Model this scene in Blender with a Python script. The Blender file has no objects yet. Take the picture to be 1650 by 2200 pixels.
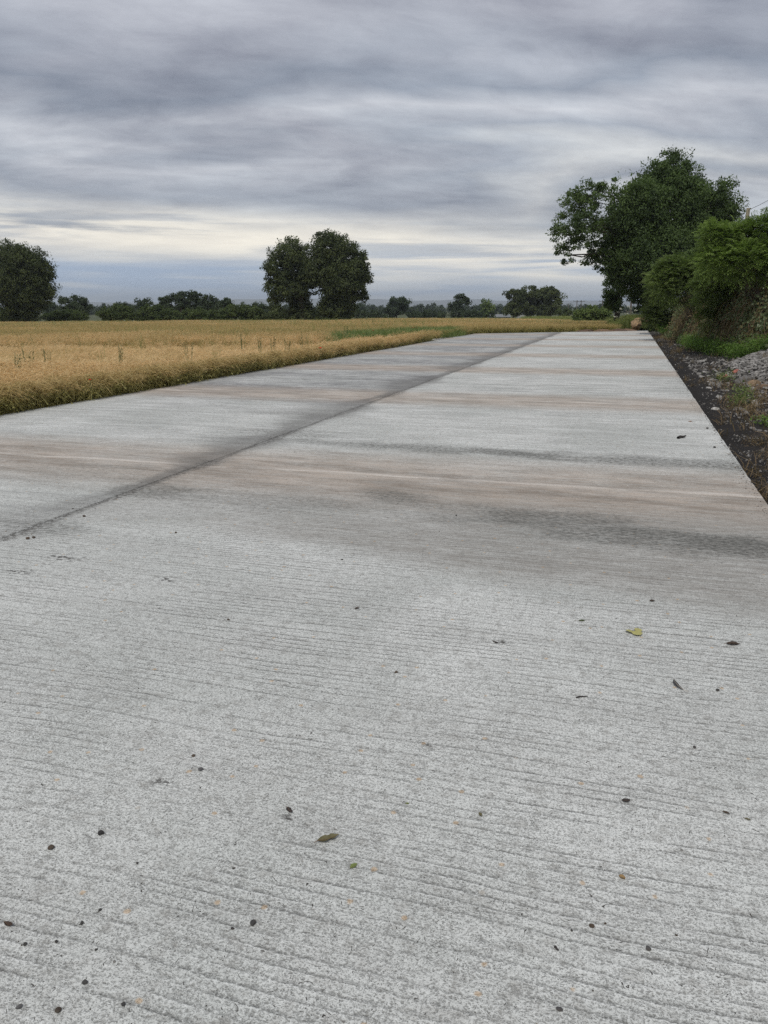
import bpy, math, random
import numpy as np

rng = np.random.default_rng(11)
random.seed(5)
S = bpy.context.scene
COL = S.collection
R = math.radians

# ------------------------------------------------------------------ camera
PITCH, YAW, EYE = R(14.98), R(17.25), 1.6
cam = bpy.data.objects.new('camera', bpy.data.cameras.new('camera'))
COL.objects.link(cam)
cam.location = (0, 0, EYE)
cam.rotation_euler = (R(90) - PITCH, 0, YAW)
cam.data.sensor_fit = 'VERTICAL'
cam.data.sensor_height = 36
cam.data.lens = 1652 / 2200 * 36
cam.data.clip_start = 0.05
cam.data.clip_end = 60000
S.camera = cam


# ------------------------------------------------------------------ node helper
class NT:
    def __init__(self, nt):
        self.t = nt
        nt.nodes.clear()

    def n(self, typ, ins=None, **kw):
        nd = self.t.nodes.new(typ)
        for k, v in kw.items():
            setattr(nd, k, v)
        for k, v in (ins or {}).items():
            self.put(nd.inputs[k], v)
        return nd

    def put(self, sock, v):
        if isinstance(v, bpy.types.NodeSocket):
            self.t.links.new(v, sock)
        elif v is not None:
            sock.default_value = v

    def m(self, op, a, b=None, c=None, clamp=False):
        nd = self.t.nodes.new('ShaderNodeMath')
        nd.operation = op
        nd.use_clamp = clamp
        for i, v in enumerate((a, b, c)):
            if v is not None:
                self.put(nd.inputs[i], v)
        return nd.outputs[0]

    def add(self, a, b): return self.m('ADD', a, b)
    def sub(self, a, b): return self.m('SUBTRACT', a, b)
    def mul(self, a, b): return self.m('MULTIPLY', a, b)

    def ss(self, v, lo, hi, a=0.0, b=1.0):
        nd = self.t.nodes.new('ShaderNodeMapRange')
        nd.interpolation_type = 'SMOOTHSTEP'
        for i, x in enumerate((v, lo, hi, a, b)):
            self.put(nd.inputs[i], x)
        return nd.outputs[0]

    def mix(self, f, a, b, mode='MIX'):
        nd = self.t.nodes.new('ShaderNodeMix')
        nd.data_type = 'RGBA'
        nd.blend_type = mode
        self.put(nd.inputs[0], f)
        self.put(nd.inputs[6], a if isinstance(a, bpy.types.NodeSocket) else (*a, 1))
        self.put(nd.inputs[7], b if isinstance(b, bpy.types.NodeSocket) else (*b, 1))
        return nd.outputs[2]

    def xyz(self, v):
        return self.n('ShaderNodeSeparateXYZ', {0: v}).outputs

    def vec(self, x=0., y=0., z=0.):
        return self.n('ShaderNodeCombineXYZ', {0: x, 1: y, 2: z}).outputs[0]

    def noise(self, v, scale, detail=2., rough=.5, dist=0.):
        return self.n('ShaderNodeTexNoise', {'Vector': v, 'Scale': scale, 'Detail': detail, 'Roughness': rough, 'Distortion': dist}).outputs[0]

    def ramp(self, f, stops):
        nd = self.n('ShaderNodeValToRGB', {0: f})
        el = nd.color_ramp.elements
        while len(el) < len(stops):
            el.new(.5)
        for e, (p, c) in zip(el, stops):
            e.position = p
            e.color = (*c, 1)
        return nd.outputs[0]


# ------------------------------------------------------------------ sky
SUN_EL, SUN_AZ = R(56), R(182)      # azimuth clockwise from +Y: high and behind the viewer, veiled by cloud
SEED3, SEEDG, SEED1, SEED2 = 17.1, 20.9, 5.1, 9.9
W_ = bpy.data.worlds.new('World')
S.world = W_
W_.use_nodes = True
k = NT(W_.node_tree)
d = k.n('ShaderNodeTexCoord').outputs['Generated']
dx, dy, dz = k.xyz(d)[:3]
el = k.mul(k.m('ARCSINE', dz), 57.2958)
zz = k.add(k.m('ABSOLUTE', dz), .20)
cy_, sy_ = math.cos(YAW), math.sin(YAW)
rgt = k.add(k.mul(dx, cy_), k.mul(dy, sy_))
fwd = k.sub(k.mul(dy, cy_), k.mul(dx, sy_))
qx, qy = k.m('DIVIDE', rgt, zz), k.m('DIVIDE', fwd, zz)
az = k.m('DIVIDE', rgt, k.m('MAXIMUM', k.m('ABSOLUTE', fwd), .15))
q = k.vec(k.mul(qx, .50), k.add(qy, k.mul(qx, -.07)), SEED1)
n1 = k.noise(q, 1.15, 4, .5, .25)
n2 = k.noise(k.vec(k.mul(qx, .50), k.add(qy, k.mul(qx, -.12)), SEED2), 2.4, 9, .60, .30)
n3 = k.noise(k.vec(k.mul(az, 2.0), k.mul(el, .50), SEED3), 1.15, 4, .5, .3)
n4 = k.noise(k.vec(k.mul(qx, .75), k.add(qy, k.mul(qx, -.2)), 1.7), 7.0, 7, .64, .45)
warp = k.mul(k.mul(k.sub(n1, .5), 20.), k.ss(el, 1., 8., .25, 1.))
e2 = k.m('DIVIDE', k.add(el, warp), 40., clamp=True)
base = k.ramp(e2, [(0., (.53, .56, .585)), (.08, (.49, .515, .54)), (.125, (.44, .452, .468)), (.16, (.285, .308, .345)), (.20, (.45, .458, .465)), (.26, (.288, .312, .355)),
                   (.315, (.405, .418, .452)), (.375, (.208, .232, .278)), (.44, (.345, .357, .398)), (.55, (.36, .371, .412)), (1., (.37, .38, .415))])
blue = k.mul(k.mul(k.ss(el, 3.9, 2.6), k.ss(el, -3., 0.)), k.ss(n3, .56, .38))
base = k.mix(k.mul(blue, .9), base, (.28, .365, .50))
gc = k.add(k.sub(3.6, k.mul(az, 2.2)), k.mul(k.sub(n1, .5), 5.0))
glow = k.mul(k.ss(k.m('ABSOLUTE', k.sub(el, gc)), 2.0, .1), k.ss(k.noise(k.vec(k.mul(az, 2.6), k.mul(el, .75), SEEDG), 1.5, 6, .6, .3), .30, .58))
base = k.mix(k.mul(glow, .95), base, (.88, .82, .70))
tex = k.add(1., k.add(k.mul(k.sub(n2, .5), 1.55), k.mul(k.sub(n4, .5), .65)))
tex = k.add(1., k.mul(k.sub(tex, 1.), k.ss(el, 2., 9., .16, 1.)))
tex = k.m('MAXIMUM', tex, .45)
cloud = k.mix(1., base, k.n('ShaderNodeCombineColor', {0: tex, 1: tex, 2: k.add(k.mul(tex, .90), .11)}).outputs[0], 'MULTIPLY')
sky = k.n('ShaderNodeTexSky', sky_type='NISHITA', sun_disc=False, sun_elevation=SUN_EL, sun_rotation=SUN_AZ, air_density=1., dust_density=1.5)
bgs = k.n('ShaderNodeBackground', {0: sky.outputs[0], 1: .05})
bgc = k.n('ShaderNodeBackground', {0: cloud, 1: 1.0})
mx = k.n('ShaderNodeMixShader', {0: .9, 1: bgs.outputs[0], 2: bgc.outputs[0]})
k.n('ShaderNodeOutputWorld', {0: mx.outputs[0]})

sun = bpy.data.objects.new('sun', bpy.data.lights.new('sun', 'SUN'))
COL.objects.link(sun)
sun.data.energy = 1.5
sun.data.angle = R(14)
sun.data.color = (1., .96, .90)
sun.rotation_euler = (R(90) - SUN_EL, 0, R(180) - SUN_AZ)

S.view_settings.view_transform = 'Standard'
S.view_settings.look = 'None'
S.view_settings.gamma = 1
S.view_settings.use_curve_mapping = False
S.view_settings.exposure = 0.45
S.render.engine = 'CYCLES'
S.cycles.use_denoising = False
S.cycles.use_adaptive_sampling = False
S.cycles.max_bounces = 5
S.cycles.diffuse_bounces = 2
S.cycles.transmission_bounces = 2
S.cycles.volume_bounces = 0
S.cycles.transparent_max_bounces = 8


# ------------------------------------------------------------------ projection helpers (photo pixel -> place)
def W(px, py, D):
    """point at horizontal depth D (metres ahead of the viewer) seen at photo pixel px, py"""
    a, b = px - 825., 1100. - py
    f = 1652.
    fw = f * math.cos(PITCH) + b * math.sin(PITCH)
    up = -f * math.sin(PITCH) + b * math.cos(PITCH)
    t = D / fw
    a *= t
    return np.array([a * cy_ - D * sy_, a * sy_ + D * cy_, EYE + up * t])


def G(px, py, z=0.):
    a, b = px - 825., 1100. - py
    f = 1652.
    up = -f * math.sin(PITCH) + b * math.cos(PITCH)
    fw = f * math.cos(PITCH) + b * math.sin(PITCH)
    return W(px, py, fw * (z - EYE) / up)


def depth(x, y): return -x * sy_ + y * cy_
def pxof(x, y): return 825. + 1710. * (x * cy_ + y * sy_) / np.maximum(depth(x, y), .1) * math.cos(0)


def hsh(ix, iy, s):
    h = (ix.astype(np.int64) * 374761393 + iy.astype(np.int64) * 668265263 + s * 1442695041) & 0x7fffffff
    h = ((h ^ (h >> 13)) * 1274126177) & 0x7fffffff
    return ((h ^ (h >> 16)) & 0xffff) / 65535.


def vnoise(x, y, s=0):
    x, y = np.asarray(x, float), np.asarray(y, float)
    ix, iy = np.floor(x).astype(np.int64), np.floor(y).astype(np.int64)
    fx, fy = x - ix, y - iy
    fx, fy = fx * fx * (3 - 2 * fx), fy * fy * (3 - 2 * fy)
    a, b, c, e = hsh(ix, iy, s), hsh(ix + 1, iy, s), hsh(ix, iy + 1, s), hsh(ix + 1, iy + 1, s)
    return (a * (1 - fx) + b * fx) * (1 - fy) + (c * (1 - fx) + e * fx) * fy


def fbm(x, y, s=0, o=4):
    v, a = 0, .5
    for i in range(o):
        v = v + a * vnoise(np.asarray(x) * 2 ** i, np.asarray(y) * 2 ** i, s + i)
        a *= .5
    return v / (1 - .5 ** o)


def sm(v, a, b):
    t = np.clip((np.asarray(v, float) - a) / (b - a), 0, 1)
    return t * t * (3 - 2 * t)


XL, XC, XR = -9.05, -4.17, 1.22
def yend(x): return 55.4 + .9 * x
def foot(y): return np.interp(y, [0, 10, 20, 25, 30, 36, 46, 56, 64, 75], [4.8, 4.8, 4.6, 4.3, 3.6, 2.8, 2.15, 1.9, 2.0, 3.0])


def terrain(x, y):
    x, y = np.asarray(x, float), np.asarray(y, float)
    ddx = np.maximum(np.maximum(XL - x, x - 40), 0)
    ddy = np.maximum(np.maximum(-10 - y, y - 56), 0)
    dd = np.hypot(ddx, ddy)
    z = -.17 - .0115 * np.minimum(dd, 250) - .002 * np.clip(dd - 250, 0, 400)
    f = foot(y)
    b = 1.5 * sm(x, f, f + 2.2) * (1 - sm(x, f + 7, f + 16)) * (1 - sm(y, 58, 70)) * sm(y, -8, 6)
    return z + b


# ------------------------------------------------------------------ mesh helpers
class Geo:
    def __init__(self):
        self.V, self.F, self.T, self.H, self.n = [], [], [], [], 0

    def add(self, V, F, tint=.5, h=0.):
        V = np.asarray(V, float).reshape(-1, 3)
        self.V.append(V)
        self.F.append(np.asarray(F, np.int64) + self.n)
        self.T.append(np.broadcast_to(np.asarray(tint, float), (len(V),)))
        self.H.append(np.broadcast_to(np.asarray(h, float), (len(V),)))
        self.n += len(V)

    def mesh(self, name, mat, smooth=False):
        V = np.concatenate(self.V)
        me = bpy.data.meshes.new(name)
        loops = np.concatenate([f.ravel() for f in self.F])
        cnt = np.concatenate([np.full(len(f), f.shape[1]) for f in self.F])
        me.vertices.add(len(V))
        me.vertices.foreach_set('co', V.ravel().astype(np.float32))
        me.loops.add(len(loops))
        me.loops.foreach_set('vertex_index', loops.astype(np.int32))
        me.polygons.add(len(cnt))
        me.polygons.foreach_set('loop_start', (np.cumsum(cnt) - cnt).astype(np.int32))
        for nm, dat in (('tint', self.T), ('hgt', self.H)):
            at = me.attributes.new(nm, 'FLOAT', 'POINT')
            at.data.foreach_set('value', np.concatenate(dat).astype(np.float32))
        me.update(calc_edges=True)
        me.polygons.foreach_set('use_smooth', np.full(len(cnt), smooth))
        me.materials.append(mat)
        return me


def link(name, me, parent=None, kind=None, loc=None):
    o = bpy.data.objects.new(name, me)
    COL.objects.link(o)
    if parent is not None:
        o.parent = parent
    if kind:
        o['kind'] = kind
    if loc is not None:
        o.location = loc
    return o


def tag(o, label, cat, group=None):
    o['label'] = label
    o['category'] = cat
    if group:
        o['group'] = group
    return o


def thing(name, label, cat, loc=(0, 0, 0), group=None):
    o = bpy.data.objects.new(name, None)
    COL.objects.link(o)
    o.location = tuple(loc)
    return tag(o, label, cat, group)


def nrm(v):
    return v / np.maximum(np.linalg.norm(v, axis=-1, keepdims=True), 1e-9)


def tube(g, P, rad, sides=6, tint=.5, h=0.):
    P = np.asarray(P, float)
    rad = np.broadcast_to(np.asarray(rad, float), (len(P),))
    T = nrm(np.gradient(P, axis=0))
    ref = np.array([0., 0, 1]) if abs(T[0, 2]) < .8 else np.array([1., 0, 0])
    A = nrm(np.cross(T, ref))
    B = np.cross(T, A)
    an = np.arange(sides) / sides * 2 * math.pi
    V = P[:, None] + rad[:, None, None] * (np.cos(an)[None, :, None] * A[:, None] + np.sin(an)[None, :, None] * B[:, None])
    i = np.arange(len(P) - 1)[:, None] * sides
    j = np.arange(sides)[None]
    jn = (j + 1) % sides
    F = np.stack([i + j, i + jn, i + jn + sides, i + j + sides], -1).reshape(-1, 4)
    g.add(V.reshape(-1, 3), F, tint, h)


def leaves(g, c, axis, nor, ln, wd, tint, fold=.15):
    """one folded four-cornered leaf per row"""
    axis = nrm(axis)
    side = nrm(np.cross(axis, nor))
    up = np.cross(side, axis)
    ln, wd = np.asarray(ln)[:, None], np.asarray(wd)[:, None]
    V = np.stack([c - axis * ln * .5, c + side * wd * .5 + up * wd * fold, c + axis * ln * .5 - up * ln * .06, c - side * wd * .5 + up * wd * fold], 1)
    F = np.arange(len(c) * 4).reshape(-1, 4)
    g.add(V.reshape(-1, 3), F, np.repeat(tint, 4))


def rdir(n):
    return nrm(rng.normal(size=(n, 3)))


def icos(sub=1):
    import bmesh
    bm = bmesh.new()
    bmesh.ops.create_icosphere(bm, subdivisions=sub, radius=1)
    V = np.array([v.co[:] for v in bm.verts])
    F = np.array([[v.index for v in f.verts] for f in bm.faces])
    bm.free()
    return V, F


ICO1, ICO2, ICO3 = icos(1), icos(2), icos(3)


def rock_v(base, sx, sy, sz, rough=.25, cuts=8):
    V = base[0].copy()
    for _ in range(cuts):                      # flat broken faces
        nn = rdir(1)[0]
        dd = V @ nn
        lim = rng.uniform(.55, .85)
        V = V - np.maximum(dd - lim, 0)[:, None] * nn
    V = V * (1 + rng.normal(0, rough * .25, len(V)))[:, None]
    return V * np.array([sx, sy, sz])


# ------------------------------------------------------------------ materials
def M(name):
    m = bpy.data.materials.new(name)
    m.use_nodes = True
    return m, NT(m.node_tree)


def fin(k, col, rough=.8, bump=None, bstr=.5, bdist=.01, spec=.3):
    nb = k.n('ShaderNodeBump', {'Strength': bstr, 'Distance': bdist, 'Height': bump}).outputs[0] if bump is not None else None
    b = k.n('ShaderNodeBsdfPrincipled', {'Base Color': col if isinstance(col, bpy.types.NodeSocket) else (*col, 1), 'Roughness': rough, 'Specular IOR Level': spec})
    if nb is not None:
        k.put(b.inputs['Normal'], nb)
    k.n('ShaderNodeOutputMaterial', {0: b.outputs[0]})


def plain(name, col, rough=.8, var=.3, scale=20., bstr=.4, spec=.3):
    m, k = M(name)
    p = k.n('ShaderNodeTexCoord').outputs['Object']
    nz = k.noise(p, scale, 4, .6)
    c = k.mix(nz, [x * (1 - var) for x in col], [min(1, x * (1 + var)) for x in col])
    fin(k, c, rough, nz, bstr, .01, spec)
    return m


def leafmat(name, dark, light, trans=.35, warm=None, rough=.55):
    m, k = M(name)
    t = k.n('ShaderNodeAttribute', attribute_name='tint').outputs['Fac']
    c = k.mix(t, dark, light)
    if warm:
        p = k.n('ShaderNodeNewGeometry').outputs['Position']
        c = k.mix(k.ss(k.noise(p, .35, 3), .5, .75), c, warm)
    b = k.n('ShaderNodeBsdfPrincipled', {'Base Color': c, 'Roughness': rough, 'Specular IOR Level': .25})
    tr = k.n('ShaderNodeBsdfTranslucent', {0: k.mix(.5, c, k.mix(1., c, (1.2, 1.5, .5), 'MULTIPLY'))})
    x = k.n('ShaderNodeMixShader', {0: trans, 1: b.outputs[0], 2: tr.outputs[0]})
    k.n('ShaderNodeOutputMaterial', {0: x.outputs[0]})
    return m


BARK = plain('bark', (.055, .045, .035), .9, .4, 6., .8)
ASH = leafmat('ash_leaf', (.024, .046, .015), (.125, .185, .055))
DARKL = leafmat('field_tree_leaf', (.022, .036, .014), (.115, .14, .048))
FARL = leafmat('far_tree_leaf', (.028, .046, .024), (.065, .09, .04))
HEDGE = leafmat('hedge_leaf', (.036, .058, .018), (.110, .145, .044))
BRIGHT = leafmat('bright_shrub_leaf', (.068, .115, .028), (.245, .33, .09), .4)
MIDL = leafmat('mid_shrub_leaf', (.058, .098, .030), (.20, .255, .080), .4)
IVY = leafmat('ivy_leaf', (.048, .070, .030), (.20, .24, .115), .25, rough=.4)
BRAM = leafmat('bramble_leaf', (.075, .066, .032), (.22, .20, .085), .3, warm=(.20, .13, .075))
NETT = leafmat('nettle_leaf', (.070, .135, .028), (.19, .30, .065), .4)
GRASS = leafmat('verge_grass_leaf', (.085, .125, .03), (.24, .265, .09), .35)
GREENG = leafmat('green_weed_leaf', (.085, .130, .038), (.24, .285, .10), .35)
EDGEG = leafmat('edge_grass_leaf', (.13, .14, .045), (.36, .33, .13), .35)
DRYG = leafmat('dry_grass_leaf', (.10, .07, .04), (.26, .19, .10), .25)
DEADS = plain('dead_stem', (.16, .105, .062), .9, .4, 30.)
STEMG = plain('green_stem', (.10, .14, .05), .7, .3, 30.)
UMBEL = plain('umbel_white', (.62, .63, .52), .8, .15, 30.)
POPPY = plain('poppy_petal', (.62, .045, .02), .6, .25, 60.)
BLACK = plain('poppy_centre', (.02, .02, .02), .6, .3, 60.)
POLEM = plain('weathered_pole', (.30, .27, .19), .9, .3, 12.)
POLEF = plain('far_pole', (.11, .10, .09), .9, .3, 2.)
WIRE = plain('wire', (.03, .03, .03), .5, .1)


def wheat_mat():
    m, k = M('barley')
    t = k.n('ShaderNodeAttribute', attribute_name='tint').outputs['Fac']
    h = k.n('ShaderNodeAttribute', attribute_name='hgt').outputs['Fac']
    g = k.n('ShaderNodeAttribute', attribute_name='tone', attribute_type='INSTANCER').outputs['Fac']
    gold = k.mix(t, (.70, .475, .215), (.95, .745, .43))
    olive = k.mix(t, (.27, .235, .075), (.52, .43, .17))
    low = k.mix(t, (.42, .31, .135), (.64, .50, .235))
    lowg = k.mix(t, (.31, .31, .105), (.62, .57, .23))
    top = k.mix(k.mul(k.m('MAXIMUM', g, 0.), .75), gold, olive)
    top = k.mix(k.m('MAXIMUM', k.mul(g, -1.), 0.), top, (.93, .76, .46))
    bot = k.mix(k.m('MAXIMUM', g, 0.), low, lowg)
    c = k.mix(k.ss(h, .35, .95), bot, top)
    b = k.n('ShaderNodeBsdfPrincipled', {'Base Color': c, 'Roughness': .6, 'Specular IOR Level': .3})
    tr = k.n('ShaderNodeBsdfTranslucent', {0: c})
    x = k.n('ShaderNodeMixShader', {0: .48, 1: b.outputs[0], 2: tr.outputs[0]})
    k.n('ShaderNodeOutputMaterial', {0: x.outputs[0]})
    return m


BARLEY = wheat_mat()


def ground_mat():
    m, k = M('field_soil')
    p = k.n('ShaderNodeNewGeometry').outputs['Position']
    x, y, z = k.xyz(p)[:3]
    n = k.noise(p, 3., 5, .6)
    straw = k.mix(n, (.18, .125, .055), (.40, .29, .125))
    n4 = k.noise(p, .01, 5, .6)
    far = k.mix(n4, (.035, .055, .02), (.09, .09, .035))
    dist = k.m('SQRT', k.add(k.mul(x, x), k.mul(y, y)))
    c = k.mix(k.ss(dist, 150., 260.), straw, far)
    soil = k.mix(n, (.035, .028, .02), (.09, .07, .045))
    c = k.mix(k.mul(k.ss(x, -1.5, 1.), k.ss(y, 75., 60.)), c, soil)
    fin(k, c, .95, n, .6, .05)
    return m


def verge_mat():
    m, k = M('black_soil')
    p = k.n('ShaderNodeNewGeometry').outputs['Position']
    n = k.noise(p, 9., 6, .65)
    n2 = k.noise(p, 70., 3, .6)
    n3 = k.noise(p, 1.1, 4, .6, .4)
    c = k.mix(n, (.007, .0065, .006), (.028, .024, .021))
    c = k.mix(k.ss(n2, .60, .76), c, (.10, .092, .085))
    c = k.mix(k.mul(k.ss(n3, .55, .72), .6), c, (.066, .057, .046))
    xx = k.xyz(p)[0]
    c = k.mix(k.mul(k.ss(xx, 2.1, 1.3), .6), c, (.012, .011, .011))
    fin(k, c, .95, k.add(n, k.mul(n2, .3)), .9, .03)
    return m


def concrete_mat():
    m, k = M('brushed_concrete')
    p = k.n('ShaderNodeNewGeometry').outputs['Position']
    x, y, z = k.xyz(p)[:3]
    wob = k.noise(k.vec(k.mul(x, .9), k.mul(y, .9)), 1., 3)
    yw = k.add(k.add(y, k.mul(k.sub(wob, .5), .10)), k.mul(x, -.02))
    big = k.noise(p, .55, 5, .6, .6)                                  # slow patches
    mid = k.noise(k.vec(k.mul(x, .35), y), 2.6, 5, .62)              # soft cross bands
    strk = k.noise(k.vec(k.mul(x, .26), k.mul(yw, 3.2)), 2.3, 8, .68)  # wide brush streaks
    fine = k.noise(k.vec(x, k.mul(y, 1.2)), 95., 5, .74)             # pitted skin
    fine2 = k.noise(k.vec(k.mul(x, .8), y), 27., 5, .72, .3)
    grit = k.noise(p, 240., 2, .6)
    left = k.ss(x, XC - .02, XC + .02, 1., 0.)
    far = k.ss(y, 8., 15.)
    # tined brush lines, about 6 cm apart: a sharp dark step with a soft tail, uneven in spacing and broken up
    ph = k.add(k.mul(yw, 24.), k.mul(k.noise(k.vec(k.mul(x, .45), k.mul(y, 1.4)), 1.2, 2), 1.3))
    ph = k.add(ph, k.mul(k.sub(fine2, .5), .45))
    saw = k.m('FRACT', ph)
    comb = k.sub(1., saw)
    lineid = k.noise(k.vec(k.mul(x, 1.5), k.mul(k.m('FLOOR', ph), .9), 2.), .9, 4, .65)
    thin = k.mul(k.ss(saw, 0., .06), k.ss(saw, .40, .05))
    combw = k.ss(k.noise(p, .75, 4, .6), .36, .60)
    lines = k.mul(k.mul(thin, k.ss(lineid, .38, .58)), k.add(.30, k.mul(combw, .55)))
    lines = k.m('MULTIPLY', lines, k.add(.25, k.mul(k.ss(fine, .60, .40), 1.2)), clamp=True)
    lip = k.mul(k.mul(k.ss(saw, .80, .97), k.ss(lineid, .38, .58)), combw)
    gran = k.add(k.mul(fine, .78), k.mul(grit, .22))
    pw = k.n('ShaderNodeVectorMath', {0: k.vec(k.mul(x, .8), y), 1: k.n('ShaderNodeVectorMath', {0: k.n('ShaderNodeTexNoise', {'Vector': p, 'Scale': 70.}).outputs[1], 'Scale': .014}, operation='SCALE').outputs[0]}, operation='ADD').outputs[0]
    pore = None
    for sc, r0, r1, th in ((105., .10, .36, .42), (220., .12, .42, .30)):
        vo = k.n('ShaderNodeTexVoronoi', {'Vector': pw, 'Scale': sc, 'Randomness': 1.}, voronoi_dimensions='2D')
        vc = k.xyz(vo.outputs['Color'])
        rr = k.add(r0, k.mul(vc[1], r1))
        q_ = k.mul(k.ss(vo.outputs['Distance'], k.mul(rr, .45), rr, 1., 0.), k.ss(k.add(vc[0], k.add(k.mul(k.sub(fine2, .5), -1.4), k.mul(k.sub(k.noise(p, 3.2, 4, .6), .5), 1.1))), th, th + .12))
        pore = q_ if pore is None else k.m('MAXIMUM', pore, k.mul(q_, .8))
    fine_pits = k.m('MAXIMUM', k.mul(k.ss(gran, .47, .36), .8), pore)
    pits = k.ss(fine2, .46, .33)
    skin = k.mix(k.ss(big, .3, .7), (.51, .53, .505), (.70, .715, .69))
    skin = k.mix(k.mul(k.ss(mid, .40, .66), .35), skin, (.43, .435, .415))
    c = k.mix(k.mul(k.ss(gran, .49, .66), .65), skin, (.80, .82, .80))
    c = k.mix(k.m('MULTIPLY', fine_pits, .66, clamp=True), c, (.13, .128, .115))
    c = k.mix(k.mul(pits, k.ss(y, 4., 11., .34, .62)), c, (.20, .195, .175))
    blot = k.noise(p, 16., 4, .65)
    c = k.mix(k.mul(k.ss(blot, .5, .68), .45), c, (.34, .335, .31))
    c = k.mix(k.mul(lines, k.mul(k.ss(y, 30., 6., .5, .88), k.ss(y, 1.6, 4., .62, 1.))), c, (.13, .13, .12))
    c = k.mix(k.mul(lip, .35), c, (.84, .86, .84))
    # broad dark brush streaks, heavier in the left lane and farther off
    sk = k.mul(k.ss(strk, .46, .62), k.add(k.mul(left, k.add(.22, k.mul(k.ss(y, 12., 17.), .60))), k.mul(k.sub(1., left), k.mul(far, .42))))
    brk = k.noise(k.vec(k.mul(x, 2.2), k.mul(yw, 11.)), 1.6, 7, .72)
    sk = k.m('MULTIPLY', sk, k.add(.25, k.mul(k.ss(brk, .40, .60), 1.25)), clamp=True)
    c = k.mix(sk, c, (.15, .15, .15))
    # the left lane is darker beyond the second bay, in broad soft patches; warm grey dust in front of the first joint
    ln = k.noise(k.vec(k.mul(x, .28), k.mul(y, .6)), 1.3, 5, .6)
    lw = k.mul(k.mul(left, k.ss(k.add(y, k.mul(ln, 5.)), 13., 17.)), k.add(.25, k.mul(k.ss(ln, .38, .62), .55)))
    c = k.mix(k.m('MULTIPLY', lw, k.add(.55, k.mul(k.ss(brk, .40, .62), .75)), clamp=True), c, (.19, .19, .195))
    dz_ = k.mul(k.mul(k.sub(1., left), k.ss(k.add(k.add(y, k.mul(x, .18)), k.mul(k.sub(ln, .5), 1.6)), 4.1, 4.7)), k.ss(y, 7.6, 6.6))
    dz_ = k.mul(dz_, k.mul(k.ss(x, -4.5, -.5, .75, 1.35), k.add(.7, k.mul(k.ss(brk, .4, .6), .5))))
    c = k.mix(k.mul(dz_, k.add(.30, k.mul(ln, .35))), c, (.27, .255, .23))
    lt = k.mul(k.mul(k.ss(strk, .47, .34), k.ss(brk, .62, .40)), k.mul(k.ss(y, 5., 10.), .75))
    c = k.mix(lt, c, (.74, .75, .74))
    # small air holes, dark, and ochre stones showing in the skin
    hw = k.n('ShaderNodeVectorMath', {0: p, 1: k.n('ShaderNodeTexNoise', {'Vector': p, 'Scale': 9.}).outputs[1]}, operation='ADD').outputs[0]
    v = k.n('ShaderNodeTexVoronoi', {'Vector': hw, 'Scale': 34., 'Randomness': 1.}, voronoi_dimensions='2D')
    vr = k.xyz(v.outputs['Color'])
    hr = k.mul(k.m('POWER', vr[1], 2.), .11)
    hole = k.mul(k.ss(v.outputs['Distance'], k.add(.03, hr), k.add(.07, hr), 1., 0.), k.ss(k.add(vr[0], k.mul(k.sub(k.noise(p, 1.7, 3), .5), .9)), .50, .54))
    c = k.mix(k.mul(hole, .95), c, (.05, .043, .036))
    v2 = k.n('ShaderNodeTexVoronoi', {'Vector': k.n('ShaderNodeVectorMath', {0: p, 1: k.n('ShaderNodeTexNoise', {'Vector': p, 'Scale': 60.}).outputs[1]}, operation='MULTIPLY_ADD').outputs[0] if False else p, 'Scale': 5.2}, voronoi_dimensions='2D')
    v2r = k.xyz(v2.outputs['Color'])
    och = k.mul(k.ss(k.add(v2.outputs['Distance'], k.mul(k.sub(fine2, .5), .12)), .025, .06, 1., 0.), k.ss(v2r[0], .55, .6))
    c = k.mix(k.mul(och, .6), c, (.55, .38, .21))
    # brown mud bands left along every cross joint, with a pale ridge in the middle
    yj = k.add(k.add(y, k.mul(x, -.035)), k.mul(k.sub(k.noise(k.vec(k.mul(x, .6), 0., 0.), 1.), .5), .35))
    dj = k.m('PINGPONG', k.sub(yj, 7.12 - 6.6 * 2), 3.3)
    bn = k.noise(k.vec(k.mul(x, .55), k.mul(y, 2.2)), 1.6, 8, .68)
    band = k.mul(k.ss(k.add(dj, k.mul(k.sub(bn, .5), 1.1)), .35, 1.55, 1., 0.), k.ss(y, 3., 5.))
    band = k.mul(band, k.add(.62, k.mul(k.ss(brk, .36, .62), .45)))
    band = k.mul(band, k.ss(k.noise(k.vec(k.mul(x, .35), k.mul(y, .3)), 1., 3), .2, .5, .45, 1.))
    c = k.mix(k.mul(band, .80), c, k.mix(k.ss(bn, .35, .65), (.255, .208, .165), (.50, .425, .355)))
    dl = k.m('ABSOLUTE', k.add(dj, k.mul(k.sub(bn, .5), .03)))
    ridge = k.mul(k.ss(dl, .015, .06, 1., 0.), k.ss(y, 3., 5.))
    c = k.mix(k.mul(ridge, k.add(.1, k.mul(k.ss(bn, .35, .6), .5))), c, (.64, .60, .55))
    # wet, dirty smears where water lay
    wn = k.noise(k.vec(k.mul(x, 1.1), k.mul(y, 2.6)), 1.4, 5, .62)
    for (px, py, rx, ry, s) in ((850, 1066, .42, .28, .6), (1180, 1108, .95, .30, .5), (1600, 1180, 1.0, .30, .7), (1400, 1150, 1.3, .28, .6), (1180, 1120, 1.2, .35, .35), (960, 966, 2.2, .30, .62), (1420, 992, 2.2, .34, .6),
                                (560, 1075, 1.3, .35, .3), (620, 930, .9, .5, .45), (330, 1055, .55, .3, .5), (80, 1130, .5, .3, .45), (650, 890, 1.2, .3, .35), (200, 1010, 1.8, .35, .22)):
        cx, cy = G(px, py)[:2]
        ex, ey = k.mul(k.sub(x, float(cx)), 1 / rx), k.mul(k.sub(y, float(cy)), 1 / ry)
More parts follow.
